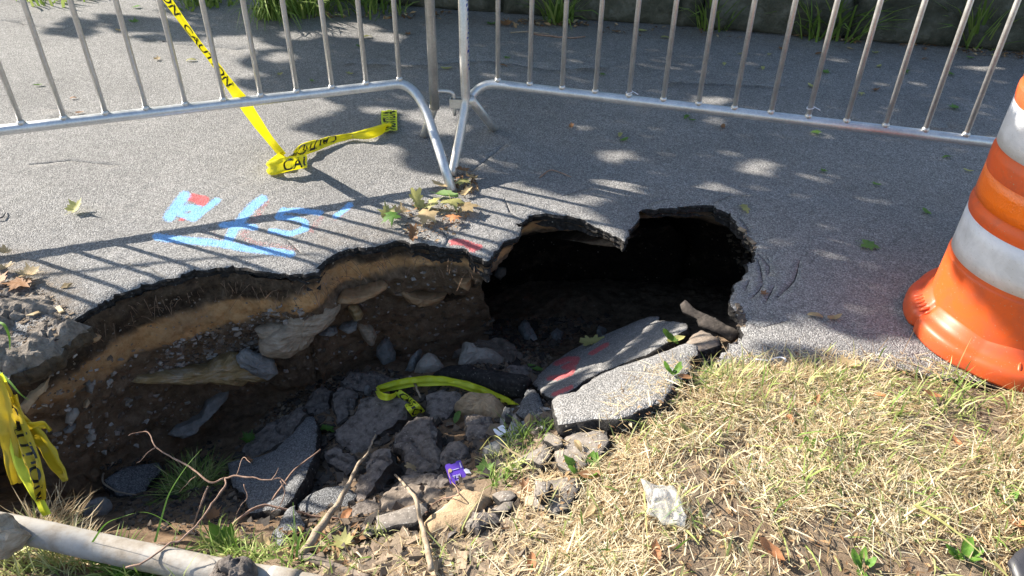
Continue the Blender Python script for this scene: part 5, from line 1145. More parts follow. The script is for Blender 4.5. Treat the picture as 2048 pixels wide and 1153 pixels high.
litter('leaf_litter', 'brown leaf crumbs gathered along the foot of the wall and on the verge', [(130, [(500, 15), (930, 28), (930, 40), (520, 36)], .008, .03), (90, [(1000, 40), (1160, 44), (1180, 56), (1020, 56)], .008, .028), (140, [(1540, 56), (1720, 76), (1720, 88), (1560, 72)], .008, .03), (60, [(1780, 78), (1870, 84), (1870, 96), (1800, 94)], .008, .026), (60, [(1180, 48), (1500, 60), (1480, 80), (1200, 70)], .006, .02), (90, [(1900, 94), (2048, 108), (2048, 120), (1900, 108)], .006, .02), (120, [(890, 355), (950, 350), (960, 385), (900, 400)], .004, .014), (160, [(790, 410), (930, 400), (940, 450), (880, 490), (800, 470)], .003, .012), (1500, VERGE[:14] + [(2100, 1200), (1100, 1200), (1040, 1000)], .003, .011), (120, [(560, 1060), (740, 1050), (700, 1150), (560, 1120)], .006, .018)])

# ------------------------------------------------------------------ single leaves
def leaf_geo(kind, size, curl, fold, seed):
    rg = np.random.default_rng(seed)
    if kind == 'maple':
        ang = np.radians([270, 292, 305, 322, 345, 0, 15, 30, 42, 50, 62, 74, 82, 90, 98, 106, 118, 130, 138, 150, 165, 180, 195, 218, 235, 248])
        rad = np.array([.16, .5, .42, .68, .5, .62, .5, .95, .6, .62, .5, .78, .7, 1.05, .7, .78, .5, .62, .6, .95, .5, .62, .5, .68, .42, .5])
    elif kind == 'oak':
        ang = np.radians(np.linspace(270, 630, 28, endpoint=False)); el = np.abs(np.sin(ang - math.pi / 2 * 0)); rad = .38 + .62 * np.abs(np.sin(ang)) ** 1.6; rad *= np.where(np.arange(28) % 3 == 1, .66, 1.0)
    else:
        ang = np.radians(np.linspace(270, 630, 18, endpoint=False)); rad = 1 / np.sqrt((np.cos(ang) / .42) ** 2 + (np.sin(ang) / 1.0) ** 2); rad = rad * np.where(np.abs(np.degrees(ang) - 450) < 12, 1.12, 1)
    rad = rad * rg.uniform(.9, 1.1, len(rad)); n = len(ang); V = [(0, 0, 0)]; F = []
    for s_ in (.35, .7, 1.0):
        V += [(s_ * r * math.cos(a), s_ * r * math.sin(a), 0) for a, r in zip(ang, rad)]
    for i in range(n):
        j = (i + 1) % n; F.append((0, 1 + i, 1 + j))
        for k in (0, 1): F.append((1 + k * n + i, 1 + (k + 1) * n + i, 1 + (k + 1) * n + j, 1 + k * n + j))
    V = np.array(V, float); r2 = (V[:, :2] ** 2).sum(1)
    V[:, 2] = curl * r2 + fold * np.abs(V[:, 0]) + .10 * fbm(V + seed, 2.6, 3, seed) + abs(curl) * .5 * V[:, 0] * V[:, 1]
    # stalk
    st0 = len(V); b_ = np.array([0, -.12, 0]); e = np.array([rg.uniform(-.15, .15), -.85 if kind != 'oval' else -1.35, .12 + abs(curl) * .2])
    V = np.vstack([V, [b_ + [.018, 0, .01], b_ - [.018, 0, -.01], e - [.014, 0, 0], e + [.014, 0, 0]]]); F.append((st0, st0 + 1, st0 + 2, st0 + 3))
    return V * size, F
LEAFM = {}
def leaf(label, px, py, size, mat, kind='maple', rot=0, curl=.2, fold=.1, pitch=0, roll=0, lift=.004, group=None, seed=None, name='leaf'):
    key_ = (kind, mat, round(curl, 2), round(fold, 2), seed if seed is not None else int(px * 7 + py))
    if key_ not in LEAFM:
        V, F = leaf_geo(kind, 1.0, curl, fold, key_[4]); LEAFM[key_] = mkmesh(name, V, F, M[mat], True)
    o = bpy.data.objects.new(name, LEAFM[key_]); COL.objects.link(o)
    p = hit(px, py); o.location = (p[0], p[1], p[2] + lift + max(0, -curl) * size * .8); o.scale = (size,) * 3
    o.rotation_euler = (math.radians(pitch), math.radians(roll), math.radians(rot)); tag(o, label, 'leaf', group); return o
leaf('yellow green maple leaf curled up alone on the sunny path', 152, 425, .045, 'leaf_yellow', rot=-25, curl=.35, fold=.25, lift=.012, pitch=20)
leaf('single green jagged leaf lying right of the hole', 1733, 493, .045, 'leaf_green', rot=-115, curl=-.12, fold=.05, lift=.004)
leaf('brown green oak leaf lying on the red marked plate', 1184, 688, .05, 'leaf_yellow', 'oak', rot=-75, curl=.15, fold=.2, lift=.01)
leaf('bright green leaf caught in the gap right of the red marked plate', 1336, 686, .03, 'weed', 'oval', rot=50, curl=.3, fold=.35, lift=.02, pitch=25)
leaf('second bright green leaf in the same gap lying flatter', 1348, 690, .03, 'leaf_yellow', 'oval', rot=-70, curl=.1, fold=.3, lift=.02)
leaf('dark green leaf wedged at the left end of the red marked plate', 1070, 742, .03, 'leaf_green', 'oval', rot=60, curl=.2, fold=.2, lift=.012)
# pile of withered leaves by the barrier's foot
PG = 'withered leaves piled at the foot of the barriers'
for lab, px, py, s_, mt, kd, rt, cu, fo, pi in [
    ('large tan curled leaf nearest the hole in the leaf pile', 856, 444, .042, 'leaf_tan', 'maple', 160, -.35, .1, -10), ('yellow green leaf standing up at the top left of the pile', 834, 412, .036, 'leaf_yellow', 'oak', 40, .3, .4, 50), ('green edged leaf hanging over itself at the right of the pile', 903, 420, .045, 'leaf_yellow', 'maple', 200, -.4, .15, 15), ('pale yellow pointed leaf in the centre of the pile', 868, 420, .036, 'leaf_yellow', 'maple', 95, -.3, .2, -20), ('light brown leaf at the right edge of the pile', 930, 428, .04, 'leaf_tan', 'maple', 280, -.3, .1, 10), ('dark green curled leaf at the left end of the pile', 788, 448, .034, 'weed_dark', 'maple', 120, -.45, .2, 0), ('yellow leaf crumpled against the dark green curled one', 776, 440, .032, 'leaf_yellow', 'maple', 20, .4, .3, 25), ('tan torn leaf between the left end and the middle of the pile', 803, 434, .03, 'leaf_tan', 'maple', 75, .35, .25, 15), ('brown shrivelled leaf at the near edge of the pile', 826, 478, .024, 'leaf_brown', 'oak', 10, .4, .5, 30), ('long narrow green leaf on top of the pile', 893, 402, .04, 'leaf_green', 'oval', 235, .1, .5, 10), ('rusty brown leaf low in the pile under the green edged leaf', 905, 448, .028, 'leaf_orange', 'maple', 300, -.3, .1, 0),
    ('pale olive leaf between the barrier feet', 926, 378, .034, 'leaf_yellow', 'maple', 30, -.35, .1, 0), ('buff leaf leaning on the barrier foot', 945, 366, .03, 'leaf_tan', 'maple', 140, .3, .3, 30), ('small yellow brown leaf in front of the barrier foot', 934, 392, .022, 'leaf_tan', 'oak', 320, .2, .3, 20), ('small pointed pale leaf left of the barrier foot', 880, 380, .022, 'leaf_tan', 'oval', 70, .2, .3, 10), ('brown leaf behind the crossing barrier feet', 925, 350, .026, 'leaf_brown', 'oak', 100, .2, .3, 20)]:
    leaf(lab, px, py, s_ * 1.35, mt, kd, rt, cu, fo, pi, lift=.018, group=PG)
# left bank leaves
BG = 'dry leaves on the soil bank'
for lab, px, py, s_, mt, kd, rt, cu, fo in [('brown maple leaf with dark veins flat on the soil bank', 45, 572, .055, 'leaf_brown', 'maple', 175, .12, .0), ('orange tan leaf behind the brown veined leaf', 66, 556, .045, 'leaf_tan', 'maple', 100, .3, .2), ('orange leaf cut by the left edge of the picture', -2, 570, .045, 'leaf_orange', 'maple', 30, .2, .2), ('pale buff leaf curled above the brown veined leaf', 14, 512, .032, 'leaf_tan', 'oak', 60, .3, .3), ('pale twisted leaf between the buff and the brown veined leaf', 12, 545, .03, 'leaf_tan', 'oak', 120, .4, .3)]:
    leaf(lab, px, py, s_, mt, kd, rt, cu, fo, lift=.014, group=BG)
for lab, px, py, rt in [('pinkish tan bark chip on the sunny asphalt right of the dry leaves', 134, 575, 40), ('tan bark chip standing on the soil bank', 120, 622, -40), ('dull pink bark chip left of the standing chip', 73, 630, 20)]:
    p = hit(px, py); bmv, bf = crumbs(np.array([[0, 0, 0.0]]), np.array([.026]), np.random.default_rng(px), .3); bmv = bmv * [1.0, .5, .7]
    a = math.radians(rt); bmv = bmv @ np.array([[math.cos(a), math.sin(a), 0], [-math.sin(a), math.cos(a), 0], [0, 0, 1]]) + p + [0, 0, .006]
    tag(put('bark_chip', mkmesh('bark_chip', bmv, bf, M['leaf_tan'], False)), lab, 'bark chip', 'bark chips at the left end of the path')
# leaves scattered over the path
ZONES = lambda px, py: ('near the wall' if py < 75 else 'on the path behind the left barrier' if px < 860 and py < 300 else 'on the shaded path behind the right barrier' if py < 150 + max(0, px - 950) * .12 else 'on the shaded asphalt in front of the right barrier')
KINDS = {'g': ('small green', 'leaf_green'), 'y': ('small yellowish', 'leaf_yellow'), 'b': ('small brown', 'leaf_brown'), 't': ('small tan', 'leaf_tan')}
sc_l = 'g:1374,236,2 g:1384,243,1.5 g:1650,148,3 g:1808,146,3.4 g:1898,150,2.8 g:1910,219,3.2 g:1633,270,3 g:1645,345,1.8 g:1852,428,2 g:1894,317,1.8 g:1752,372,1.6 y:1537,112,1.5 y:1525,138,2 y:1757,135,2 b:1750,183,2 y:1722,190,2 y:1622,175,2.2 b:1445,257,2 y:1448,130,1.8 g:1015,118,2.6 y:893,140,2.6 b:1006,134,2 g:983,50,3.2 b:1010,52,4.6 y:1240,272,2 g:1248,283,2 b:1142,256,2 g:1204,152,2 y:1283,64,2.4 b:1232,66,2 y:1330,78,2 b:816,71,2 g:720,96,2 y:735,76,2 y:700,150,2 t:316,121,2.4 y:383,123,2.4 g:78,173,1.8 g:270,47,3 g:275,17,2.4 b:160,228,1.6 t:240,64,2 b:147,199,1.4 y:1905,70,2 y:1990,115,2 g:1985,102,2.2 t:1470,215,1.6 b:1560,100,2 b:1640,110,2.4 t:1700,100,2 y:1750,108,2 b:1848,100,2 g:1940,118,2 y:1935,345,1.6 y:1488,420,2.6 b:1525,590,1.6 t:1666,640,2 t:1630,635,2 g:625,165,1.6 y:560,152,2 b:1850,120,1.6 y:1480,110,1.6'
ORD = 'first second third fourth fifth sixth seventh eighth ninth tenth eleventh twelfth thirteenth fourteenth fifteenth sixteenth seventeenth'.split()
def gap_of(px, py):
    if px > 960:
        xs = [np.interp(py, sorted([q1[1], q0[1]]), [x for _, x in sorted([(q1[1], q1[0]), (q0[1], q0[0])])]) for q0, q1 in [(proj(np.array([*(pR0 + pRs * k), ZR])), proj(np.array([*(pR0 + pRs * k), .8]))) for k in range(0, 15)]]
        k = int(np.searchsorted(xs, px)); side = 'right'
        return ('left of the first bar of the right barrier' if k == 0 else 'between the %s and %s right barrier bars' % (ORD[k - 1], ORD[k])) if py < np.interp(px, [960, 1960], [165, 285]) else 'below the %s bar of the right barrier' % ORD[max(0, k - 1)]
    xs = [np.interp(py, sorted([q1[1], q0[1]]), [x for _, x in sorted([(q1[1], q1[0]), (q0[1], q0[0])])]) for q0, q1 in [(proj(np.array([*(pL0 + pLs * k), ZR])), proj(np.array([*(pL0 + pLs * k), .8]))) for k in range(10, -3, -1)]]
    k = int(sum(x > px for x in xs)); return 'past the %s left barrier bar from the joint' % ORD[min(k, 16)]
USED = {}
for i, it in enumerate(sc_l.split()):
    c_, r_ = it.split(':'); px, py, s_ = map(float, r_.split(','))
    wd_l = KINDS[c_][0]; z_ = ZONES(px, py)
    lb_ = '%s %s %s' % (wd_l, ('oval leaf', 'pointed leaf', 'lobed leaf', 'leaf')[i % 4] if s_ < 3 else 'jagged leaf', gap_of(px, py))
    if py < 90 and lb_ in USED: lb_ += ' near the wall'
    if lb_ in USED: lb_ += ', the %s one' % ('nearer' if py > USED[lb_] else 'farther')
    USED.setdefault(lb_, py)
    leaf(lb_, px, py, s_ * .0112 * (1.25 if py < 90 else 1), KINDS[c_][1], ('oval', 'oval', 'oak', 'maple')[i % 4] if s_ < 3 else 'maple', RNG.uniform(0, 360), (-.25, .2, .3)[i % 3], .2, lift=.006, group='%s leaves scattered %s' % (wd_l, z_), seed=i % 7)
# leaves in the straw
for lab, px, py, s_, mt, kd, rt in [('yellow leaf on the seam of asphalt and straw', 1692, 737, .034, 'leaf_tan', 'oak', 60), ('orange folded leaf upper middle of the straw', 1628, 812, .026, 'leaf_orange', 'oval', -40), ('orange leaf left of the upper middle folded leaf', 1575, 846, .022, 'leaf_orange', 'oval', 20), ('orange leaf right of centre in the straw', 1755, 802, .026, 'leaf_orange', 'oval', 50), ('rusty brown leaf beside the rosette weed', 1182, 962, .03, 'leaf_brown', 'oval', 80), ('tan round leaf lying on the brownish flat plate', 1155, 902, .02, 'leaf_tan', 'oval', 20), ('big orange leaf near the bottom of the straw', 1538, 1112, .04, 'leaf_orange', 'oval', 50), ('tan curled leaf below the flat crumbled plate', 1176, 1035, .024, 'leaf_tan', 'oval', -50), ('orange leaf below the clear plastic bag to its left', 1310, 1115, .03, 'leaf_orange', 'oval', 0), ('rusty leaf in the straw at the corner of the pale plate', 1368, 765, .022, 'leaf_brown', 'oval', 90), ('pinkish orange leaf near the right edge of the straw', 2030, 1060, .042, 'leaf_orange', 'oval', 20), ('orange chip leaf under the orange drum base', 1860, 800, .03, 'leaf_orange', 'oval', 70), ('dull orange leaf in the right middle of the straw', 1906, 893, .026, 'leaf_orange', 'oval', 30), ('ochre yellow leaf left of centre in the straw', 1368, 868, .02, 'leaf_yellow', 'oval', 60), ('orange leaf at the bottom edge below the plates', 1062, 1138, .03, 'leaf_orange', 'oval', 0), ('brown crinkled leaf beside the flat crumbled plate', 1050, 985, .026, 'leaf_brown', 'oak', 10), ('pale brown leaf near the bank of sticks', 695, 1040, .034, 'leaf_orange', 'oval', -20), ('pale yellow maple leaf by the root at the bottom', 690, 1096, .04, 'leaf_yellow', 'maple', 60), ('wilted green leaf between the tilted plate and the clods', 655, 866, .03, 'weed_dark', 'oak', 80), ('green leaf on the rubble near the white card', 915, 842, .026, 'leaf_green', 'oval', -20), ('wilted green leaf above the tilted bluish plate', 500, 886, .04, 'weed_dark', 'maple', 50), ('broad green maple leaf half in shade by the purple package', 968, 950, .038, 'leaf_green', 'maple', -60), ('dead brown leaf on the twigs over the tilted plate', 500, 928, .018, 'leaf_brown', 'oak', 60), ('curled tan leaf on the brown clod', 823, 944, .022, 'leaf_tan', 'oak', 80), ('large brown dead leaf among the twigs', 430, 1040, .034, 'leaf_brown', 'maple', 20), ('yellow brown leaf under the small pointed plate', 530, 1098, .03, 'leaf_tan', 'maple', 20)]:
    leaf(lab, px, py, s_ * (.72 if mt == 'leaf_orange' else .9), mt, kd, rt, (.25, -.3)[int(px) % 2], .35, pitch=RNG.uniform(-25, 25), lift=.016)

# ------------------------------------------------------------------ weeds and tufts, each a thing of its own
def tuft(name, label, px, py, cnt, L_, w_, spread, mat='grass', tint=(.1, .5), cat='grass tuft', group=None, rg=None, lean=None, at=None, up=(.7, 1.5), cv=(.28, .14)):
    rg = np.random.default_rng(int(px * 3 + py)); p = hit(px, py) if at is None else np.array(at)
    a = rg.uniform(0, 6.28, cnt); r_ = rg.random(cnt) * spread
    B_ = p + np.c_[r_ * np.cos(a), r_ * np.sin(a), np.zeros(cnt) - .004]
    az_ = a + rg.normal(0, .6, cnt) if lean is None else np.full(cnt, math.radians(lean)) + rg.normal(0, .7, cnt)
    V, F, T_ = blades(B_, az_, rg.uniform(.55, 1.15, cnt) * L_, rg.uniform(.7, 1.3, cnt) * w_, rg.uniform(*up, cnt), rg.normal(*cv, cnt), rg.uniform(*tint, cnt), rg)
    return tag(put(name, mkmesh(name, V, F, M[mat], True, {'tint': T_})), label, cat, group)
WG = 'weeds at the foot of the wall'
tuft('grass_tuft', 'long limp grass drooping onto the path left of the barrier joint', 545, 34, 110, .42, .010, .10, tint=(.15, .6), group=WG, lean=-80, cv=(.75, .2))
tuft('grass_tuft', 'low grass clump between the drooping grass and the barrier joint', 610, 26, 140, .26, .010, .16, tint=(.15, .6), group=WG)
tuft('grass_tuft', 'green tuft against the wall right of the barrier joint', 1118, 44, 90, .34, .011, .09, tint=(.15, .6), group=WG)
tuft('grass_tuft', 'green tuft against the wall near the dark joint between stones', 1424, 56, 90, .32, .011, .09, tint=(.15, .6), group=WG)
tuft('grass_tuft', 'tall spreading grass beside the broad leaved weed at the wall', 1650, 68, 190, .40, .013, .20, tint=(.15, .6), group=WG)
tuft('grass_tuft', 'grass tuft at the right end of the wall', 1945, 92, 100, .40, .013, .10, tint=(.15, .6), group=WG)
tuft('grass_tuft', 'sunlit low weeds at the top left edge of the path', 125, -6, 160, .10, .014, .26, tint=(.2, .6), group=WG)
tuft('grass_tuft', 'bright leafy ground weeds beside the second left bar from the tape', 410, 4, 160, .09, .016, .22, tint=(.2, .6), group=WG)
tuft('grass_tuft', 'small sprig growing high on the wall above the barrier joint', 958, 12, 26, .10, .010, .03, tint=(.15, .6), group=WG)
tuft('grass_tuft', 'dark weeds under the wall left of the barrier joint', 740, 18, 160, .2, .010, .3, tint=(.15, .6), group=WG)
def leafy(name, label, p, n_, Lw, ht, mat, cat='weed', seed=1, rosette=False):
    rg = np.random.default_rng(seed); geos = []; root_ = empty(name, tuple(p), label, cat)
    for i in range(n_):
        V, F = leaf_geo('oval', 1, .25, .25, seed * 31 + i % 4); s_ = Lw * rg.uniform(.7, 1.15)
        a = 2.4 * i + rg.normal(0, .3); el = rg.uniform(.25, .9) if rosette else rg.uniform(-.3, .7); z = 0 if rosette else ht * (i + .6) / n_
        V = V * s_; V[:, 1] += s_ * 1.15
        ce, se = math.cos(el), math.sin(el); V = V @ np.array([[1, 0, 0], [0, ce, se], [0, -se, ce]])
        ca, sa = math.cos(a), math.sin(a); V = V @ np.array([[ca, sa, 0], [-sa, ca, 0], [0, 0, 1]])
        put('leaf', mkmesh('leaf', V + np.asarray(p) + [0, 0, z], F, M[mat]), root_)
    if not rosette: tube('stem', [np.asarray(p), np.asarray(p) + [.01, 0, ht * .5], np.asarray(p) + [0, .01, ht]], [.004, .003, .0015], M[mat], root_, 6)
    return root_
leafy('broadleaf_weed', 'broad leaved weed climbing the wall beside the tall spreading grass', hit(1585, 56), 26, .075, .46, 'weed', seed=3)
leafy('rosette_weed', 'green rosette weed growing beside the brownish flat plate', hit(1172, 955), 7, .026, 0, 'weed', seed=5, rosette=True)
leafy('rosette_weed', 'small green weed at the right side of the straw', hit(2010, 1010), 7, .018, 0, 'weed', seed=6, rosette=True)
leafy('rosette_weed', 'small leafy weed left of the clear plastic bag', hit(1030, 955), 5, .016, 0, 'weed', seed=7, rosette=True)
leafy('rosette_weed', 'light green weed at the bottom right of the straw', hit(1928, 1120), 7, .024, 0, 'weed', seed=8, rosette=True)
leafy('rosette_weed', 'small green weed at the centre of the straw', hit(1616, 905), 6, .016, 0, 'weed', seed=9, rosette=True)
leafy('rosette_weed', 'tiny weed in the straw above the small central weed', hit(1700, 880), 6, .012, 0, 'weed', seed=11, rosette=True)
leafy('rosette_weed', 'bright broad leaved sprout standing on the pipe', hit(455, 1098), 6, .030, 0, 'weed', seed=12, rosette=True)
leafy('rosette_weed', 'green sprig at the corner of the sunlit pale plate', hit(1345, 752), 4, .018, 0, 'weed', seed=13, rosette=True)
leafy('rosette_weed', 'bunch of green weeds below the pipe on the left', hit(290, 1150), 9, .028, 0, 'weed', seed=14, rosette=True)
leafy('rosette_weed', 'weed with small leaves at the bottom edge of the straw', hit(1720, 1140), 6, .018, 0, 'weed', seed=15, rosette=True)
tuft('grass_clump', 'tangled dark green grass clump slumped in the pit', 385, 978, 420, .10, .0024, .085, tint=(.1, .9), cat='grass clump', up=(-.1, .9), cv=(.3, .35))
tuft('grass_clump', 'pale dry grass clump over the broken left end of the pipe', 70, 1082, 420, .10, .0020, .10, mat='straw', tint=(.1, .8), cat='grass clump', up=(-.1, .75), cv=(.2, .35))
tuft('grass_clump', 'green grass clump left of the sunlit pipe', 240, 1140, 50, .10, .0045, .03, tint=(.2, .6), cat='grass clump')
tuft('grass_clump', 'tan dry grass hanging in a bundle below the pipe end', 150, 1120, 90, .10, .0025, .04, mat='straw', tint=(.3, 1), cat='grass clump', up=(.3, 1.3))
def stalk(label, pts, w_, mat='weed', name='grass_stalk', cat='grass stalk'):
    P = catmull(pts, 6); wv = np.linspace(1, .15, len(P)); V = []; 
    for q_, k_ in zip(P, wv): V += [q_ - [w_ * k_, 0, 0], q_ + [w_ * k_, 0, .0008]]
    F = [(2 * i, 2 * i + 1, 2 * i + 3, 2 * i + 2) for i in range(len(P) - 1)]
    tag(put(name, mkmesh(name, V, F, M[mat])), label, cat)
Zp = lambda px, py, z: onz(px, py, z)
stalk('tall light green grass stalk rising from the pipe past the twigs', [Zp(310, 1085, -.07), Zp(325, 1030, -.02), Zp(340, 985, .02), Zp(372, 935, .06), Zp(404, 898, .09)], .0028)
stalk('long arching green blade over the left of the pipe', [Zp(185, 1085, -.07), Zp(210, 1050, -.02), Zp(240, 1036, .01), Zp(288, 1025, .02), Zp(330, 1042, .0), Zp(362, 1070, -.04)], .0028)
stalk('thin green stalk standing in front of the small pointed plate', [Zp(583, 1125, -.1), Zp(588, 1060, -.05), Zp(586, 1005, .0)], .0018)
stalk('green blade bent over beside the thick stick', [Zp(592, 1120, -.1), Zp(600, 1075, -.05), Zp(625, 1063, -.03), Zp(650, 1072, -.05), Zp(663, 1090, -.08)], .003)
stalk('bright green blade across the top left of the hanging tape', [Zp(-30, 725, .05), Zp(10, 755, .04), Zp(40, 788, .02), Zp(57, 800, .01)], .006)
stalk('fuzzy green seed head drooping over the soil bank', [Zp(-25, 640, .08), Zp(5, 648, .09), Zp(18, 672, .06), Zp(20, 700, .02)], .008)
stalk('long yellow straw stem lying in front of the clear bag', [Zp(1288, 985, .05), Zp(1292, 1040, .04), Zp(1297, 1110, .03)], .0018, 'leaf_yellow', 'straw_stem', 'straw')
stalk('long green and yellow leaf blade at the lower right of the straw', [Zp(1830, 1010, .03), Zp(1900, 1055, .03), Zp(1965, 1110, .02)], .006, 'leaf_yellow', 'grass_stalk', 'grass stalk')
stalk('white green striped leaf blade at the bottom right corner', [Zp(1984, 1122, .02), Zp(2003, 1140, .02), Zp(2025, 1165, .02)], .005, 'leaf_yellow', 'grass_stalk', 'grass stalk')
stalk('green blade lying level in the middle right of the straw', [Zp(1740, 970, .03), Zp(1790, 964, .03), Zp(1838, 960, .02)], .005, 'weed', 'grass_stalk', 'grass stalk')
stalk('green blade bent from the straw onto the drum base', [Zp(1850, 770, .03), Zp(1895, 755, .07), Zp(1920, 775, .05), Zp(1950, 800, .02)], .004, 'weed', 'grass_stalk', 'grass stalk')
stalk('green blade reaching over the dark corner of the hole', [Zp(1372, 742, .02), Zp(1400, 741, .035), Zp(1430, 750, .03), Zp(1450, 765, .015)], .004, 'weed', 'grass_stalk', 'grass stalk')
stalk('curved yellow straw arching over the rubble by the white card', [Zp(960, 900, -.2), Zp(985, 872, -.12), Zp(1010, 888, -.09), Zp(1040, 930, -.05)], .002, 'leaf_yellow', 'straw_stem', 'straw')
stalk('pale green curved blade at the bottom of the straw left of the orange leaf', [Zp(1350, 1100, .01), Zp(1375, 1080, .04), Zp(1404, 1068, .05)], .004, 'weed', 'grass_stalk', 'grass stalk')

# ------------------------------------------------------------------ twigs, sticks, roots, pipe
def z1(l): return [(x / 2.546, 700 + y / 2.546) for x, y in l]
tw = empty('dead_twig', tuple(onz(260, 1130, -.06)), 'bare pinkish dead twig branching over the tilted plate', 'twig')
def twig(l, z0, z1_, r0, r1, jit=.004):
    pp_ = z1(l); n = len(pp_); P = np.array([onz(*p, z) for p, z in zip(pp_, np.linspace(z0, z1_, n))]); P[1:-1] += RNG.normal(0, jit, (n - 2, 3)) * .6
    P = catmull(P, 5); P += .004 * np.c_[fbm(P, 45, 2, 4), fbm(P, 45, 2, 9), fbm(P, 45, 2, len(l))]; r0 *= .52; r1 *= .5
    tube('branch', P, np.linspace(r0, r1, len(P)) * (1 + .25 * fbm(P, 80, 2, 6)), M['twig'], tw, 7)
twig([(640, 1115), (740, 1070), (870, 990), (930, 960), (1010, 870), (1100, 770), (1140, 690), (1140, 650)], -.07, -.06, .0042, .0042)
twig([(1140, 652), (1200, 645), (1290, 660), (1380, 665), (1430, 660), (1460, 690)], -.06, -.05, .0048, .002)
twig([(1430, 665), (1438, 740), (1415, 790), (1380, 830)], -.05, -.12, .0028, .0012)
twig([(1140, 652), (1070, 660), (960, 590), (860, 530), (800, 490), (740, 430), (700, 415), (655, 440)], -.06, -.02, .0046, .0018)
twig([(800, 493), (750, 520), (720, 555), (695, 575)], -.03, -.06, .0024, .001)
twig([(1205, 640), (1240, 555), (1275, 575)], -.06, -.02, .0022, .001)
twig([(1245, 680), (1252, 750), (1225, 800), (1205, 840)], -.06, -.12, .0024, .001)
twig([(1065, 690), (1020, 800), (990, 880), (985, 930)], -.08, -.2, .0045, .003)
twig([(1000, 640), (950, 680), (910, 730)], -.06, -.1, .002, .001)
twig([(1380, 665), (1410, 620), (1415, 600)], -.05, -.02, .002, .001)
twig([(870, 990), (820, 985), (790, 1000)], -.07, -.08, .0025, .001)
def lay(l, up): return [hit(*p) + [0, 0, up if not isinstance(up, (list, tuple)) else u] for p, u in zip(l, up if isinstance(up, (list, tuple)) else [up] * len(l))]
def stick(label, pts, r0, r1, mat='stick', name='stick', cat='stick', n=8):
    P = catmull(pts, 6); P = P + .003 * np.c_[fbm(P, 30, 2, 1), fbm(P, 30, 2, 2), fbm(P, 30, 2, 3)]
    rr = np.linspace(r0, r1, len(P)) * (1 + .22 * fbm(P, 60, 2, 5)); return tag(tube(name, P, rr, M[mat], None, n), label, cat)
stick('thick broken weathered stick leaning from the bottom towards the clods', [onz(606, 1108, -.09), onz(637, 1063, -.10), onz(661, 1026, -.12), onz(679, 1002, -.14), onz(700, 963, -.17), onz(717, 928, -.22), onz(735, 907, -.26), onz(752, 870, -.33)], .0105, .002)
stick('thin crooked stick standing in front of the tan loaf stone', lay([(791, 963), (815, 991), (833, 1019), (843, 1058), (851, 1090), (864, 1158)], [.03, .03, .035, .03, .03, .03]), .003, .0065)
stick('dirt covered root lying along the bottom edge beside the pipe', lay([(598, 1112), (630, 1124), (665, 1136), (700, 1148), (740, 1160)], .006), .011, .008, 'brownclod', 'root', 'root')
stick('dark thin root curving across the bottom of the tilted plate', [onz(455, 1058, -.25), onz(490, 1030, -.24), onz(525, 1012, -.26), onz(560, 1018, -.27), onz(620, 1030, -.3), onz(680, 1038, -.3)], .004, .002, 'twig', 'root', 'root')
stick('brown twig leaning on the right edge of the tilted plate', [onz(545, 1000, -.3), onz(590, 940, -.36), onz(640, 900, -.36)], .003, .002, 'twig')
stick('forked twig lying on the asphalt in front of the right barrier', lay([(1080, 358), (1100, 344), (1125, 350), (1142, 357)], .006), .003, .0015, 'twig')
stick('short stick lying at the foot of the wall behind the right barrier', lay([(1064, 70), (1095, 74), (1140, 78), (1170, 76)], .006), .006, .004, 'twig')
stick('thin pale stick near the wall behind the right barrier', lay([(1022, 68), (1050, 66), (1098, 70)], .006), .004, .003)
stick('curved grey root lying by the dusty plate in the pit', lay([(228, 930), (210, 955), (213, 975), (240, 990), (275, 995)], .014), .004, .002, 'stick', 'root', 'root')
stick('splintered bark piece beside the tape scrap', [hit(822, 775) + [0, 0, .05], hit(832, 790) + [0, 0, .05], hit(842, 815) + [0, 0, .045]], .006, .003, 'stick', 'bark_piece', 'bark')
stick('wire thin vine looping over the tan loaf stone', [hit(852, 1030) + [0, 0, .01], hit(880, 1008) + [0, 0, .012], hit(905, 1000) + [0, 0, .012], hit(918, 994) + [0, 0, .01], hit(905, 975) + [0, 0, .02], hit(896, 960) + [0, 0, .03]], .0016, .001, 'twig', 'vine', 'vine', 6)
stick('white plastic strip bent at the seam of path and straw', lay([(1509, 725), (1535, 728), (1558, 723), (1570, 728), (1558, 742)], .012), .0022, .0022, 'white', 'plastic_strip', 'plastic strip', 6)
stick('dark curled stem at the left edge of the sunny path', lay([(-6, 442), (6, 440), (12, 432), (8, 424)], .01), .003, .002, 'blackplastic', 'stem', 'stem', 6)
# fine roots fringing the rim
geos = []
for i in range(210):
    t = RNG.integers(40, int(len(RIMJ) * .60)); b_ = np.array([*RIMJ[t], -RNG.uniform(.045, .11)])
    if not (120 < rimpx[t] < 960): continue
    inn = -np.array([-(RIMJ[min(t + 3, len(RIMJ) - 1)] - RIMJ[t - 3])[1], (RIMJ[min(t + 3, len(RIMJ) - 1)] - RIMJ[t - 3])[0], 0]); inn /= np.linalg.norm(inn) + 1e-9
    l_ = RNG.uniform(.012, .05); s1_ = RNG.normal(0, .6, 3)
    P = [b_, b_ + (inn * .6 + s1_ * .5) * l_ * .5, b_ + (inn * .7 + s1_ * .7 + [0, 0, -.6]) * l_]
    geos.append(tube_geo(P, [.0011, .0009, .0005], 4, False))
put('root_fringe', mkmesh('root_fringe', *join(geos), M['root']), kind='stuff'); tag(bpy.data.objects['root_fringe'], 'fine roots hanging from the broken edge of the path')
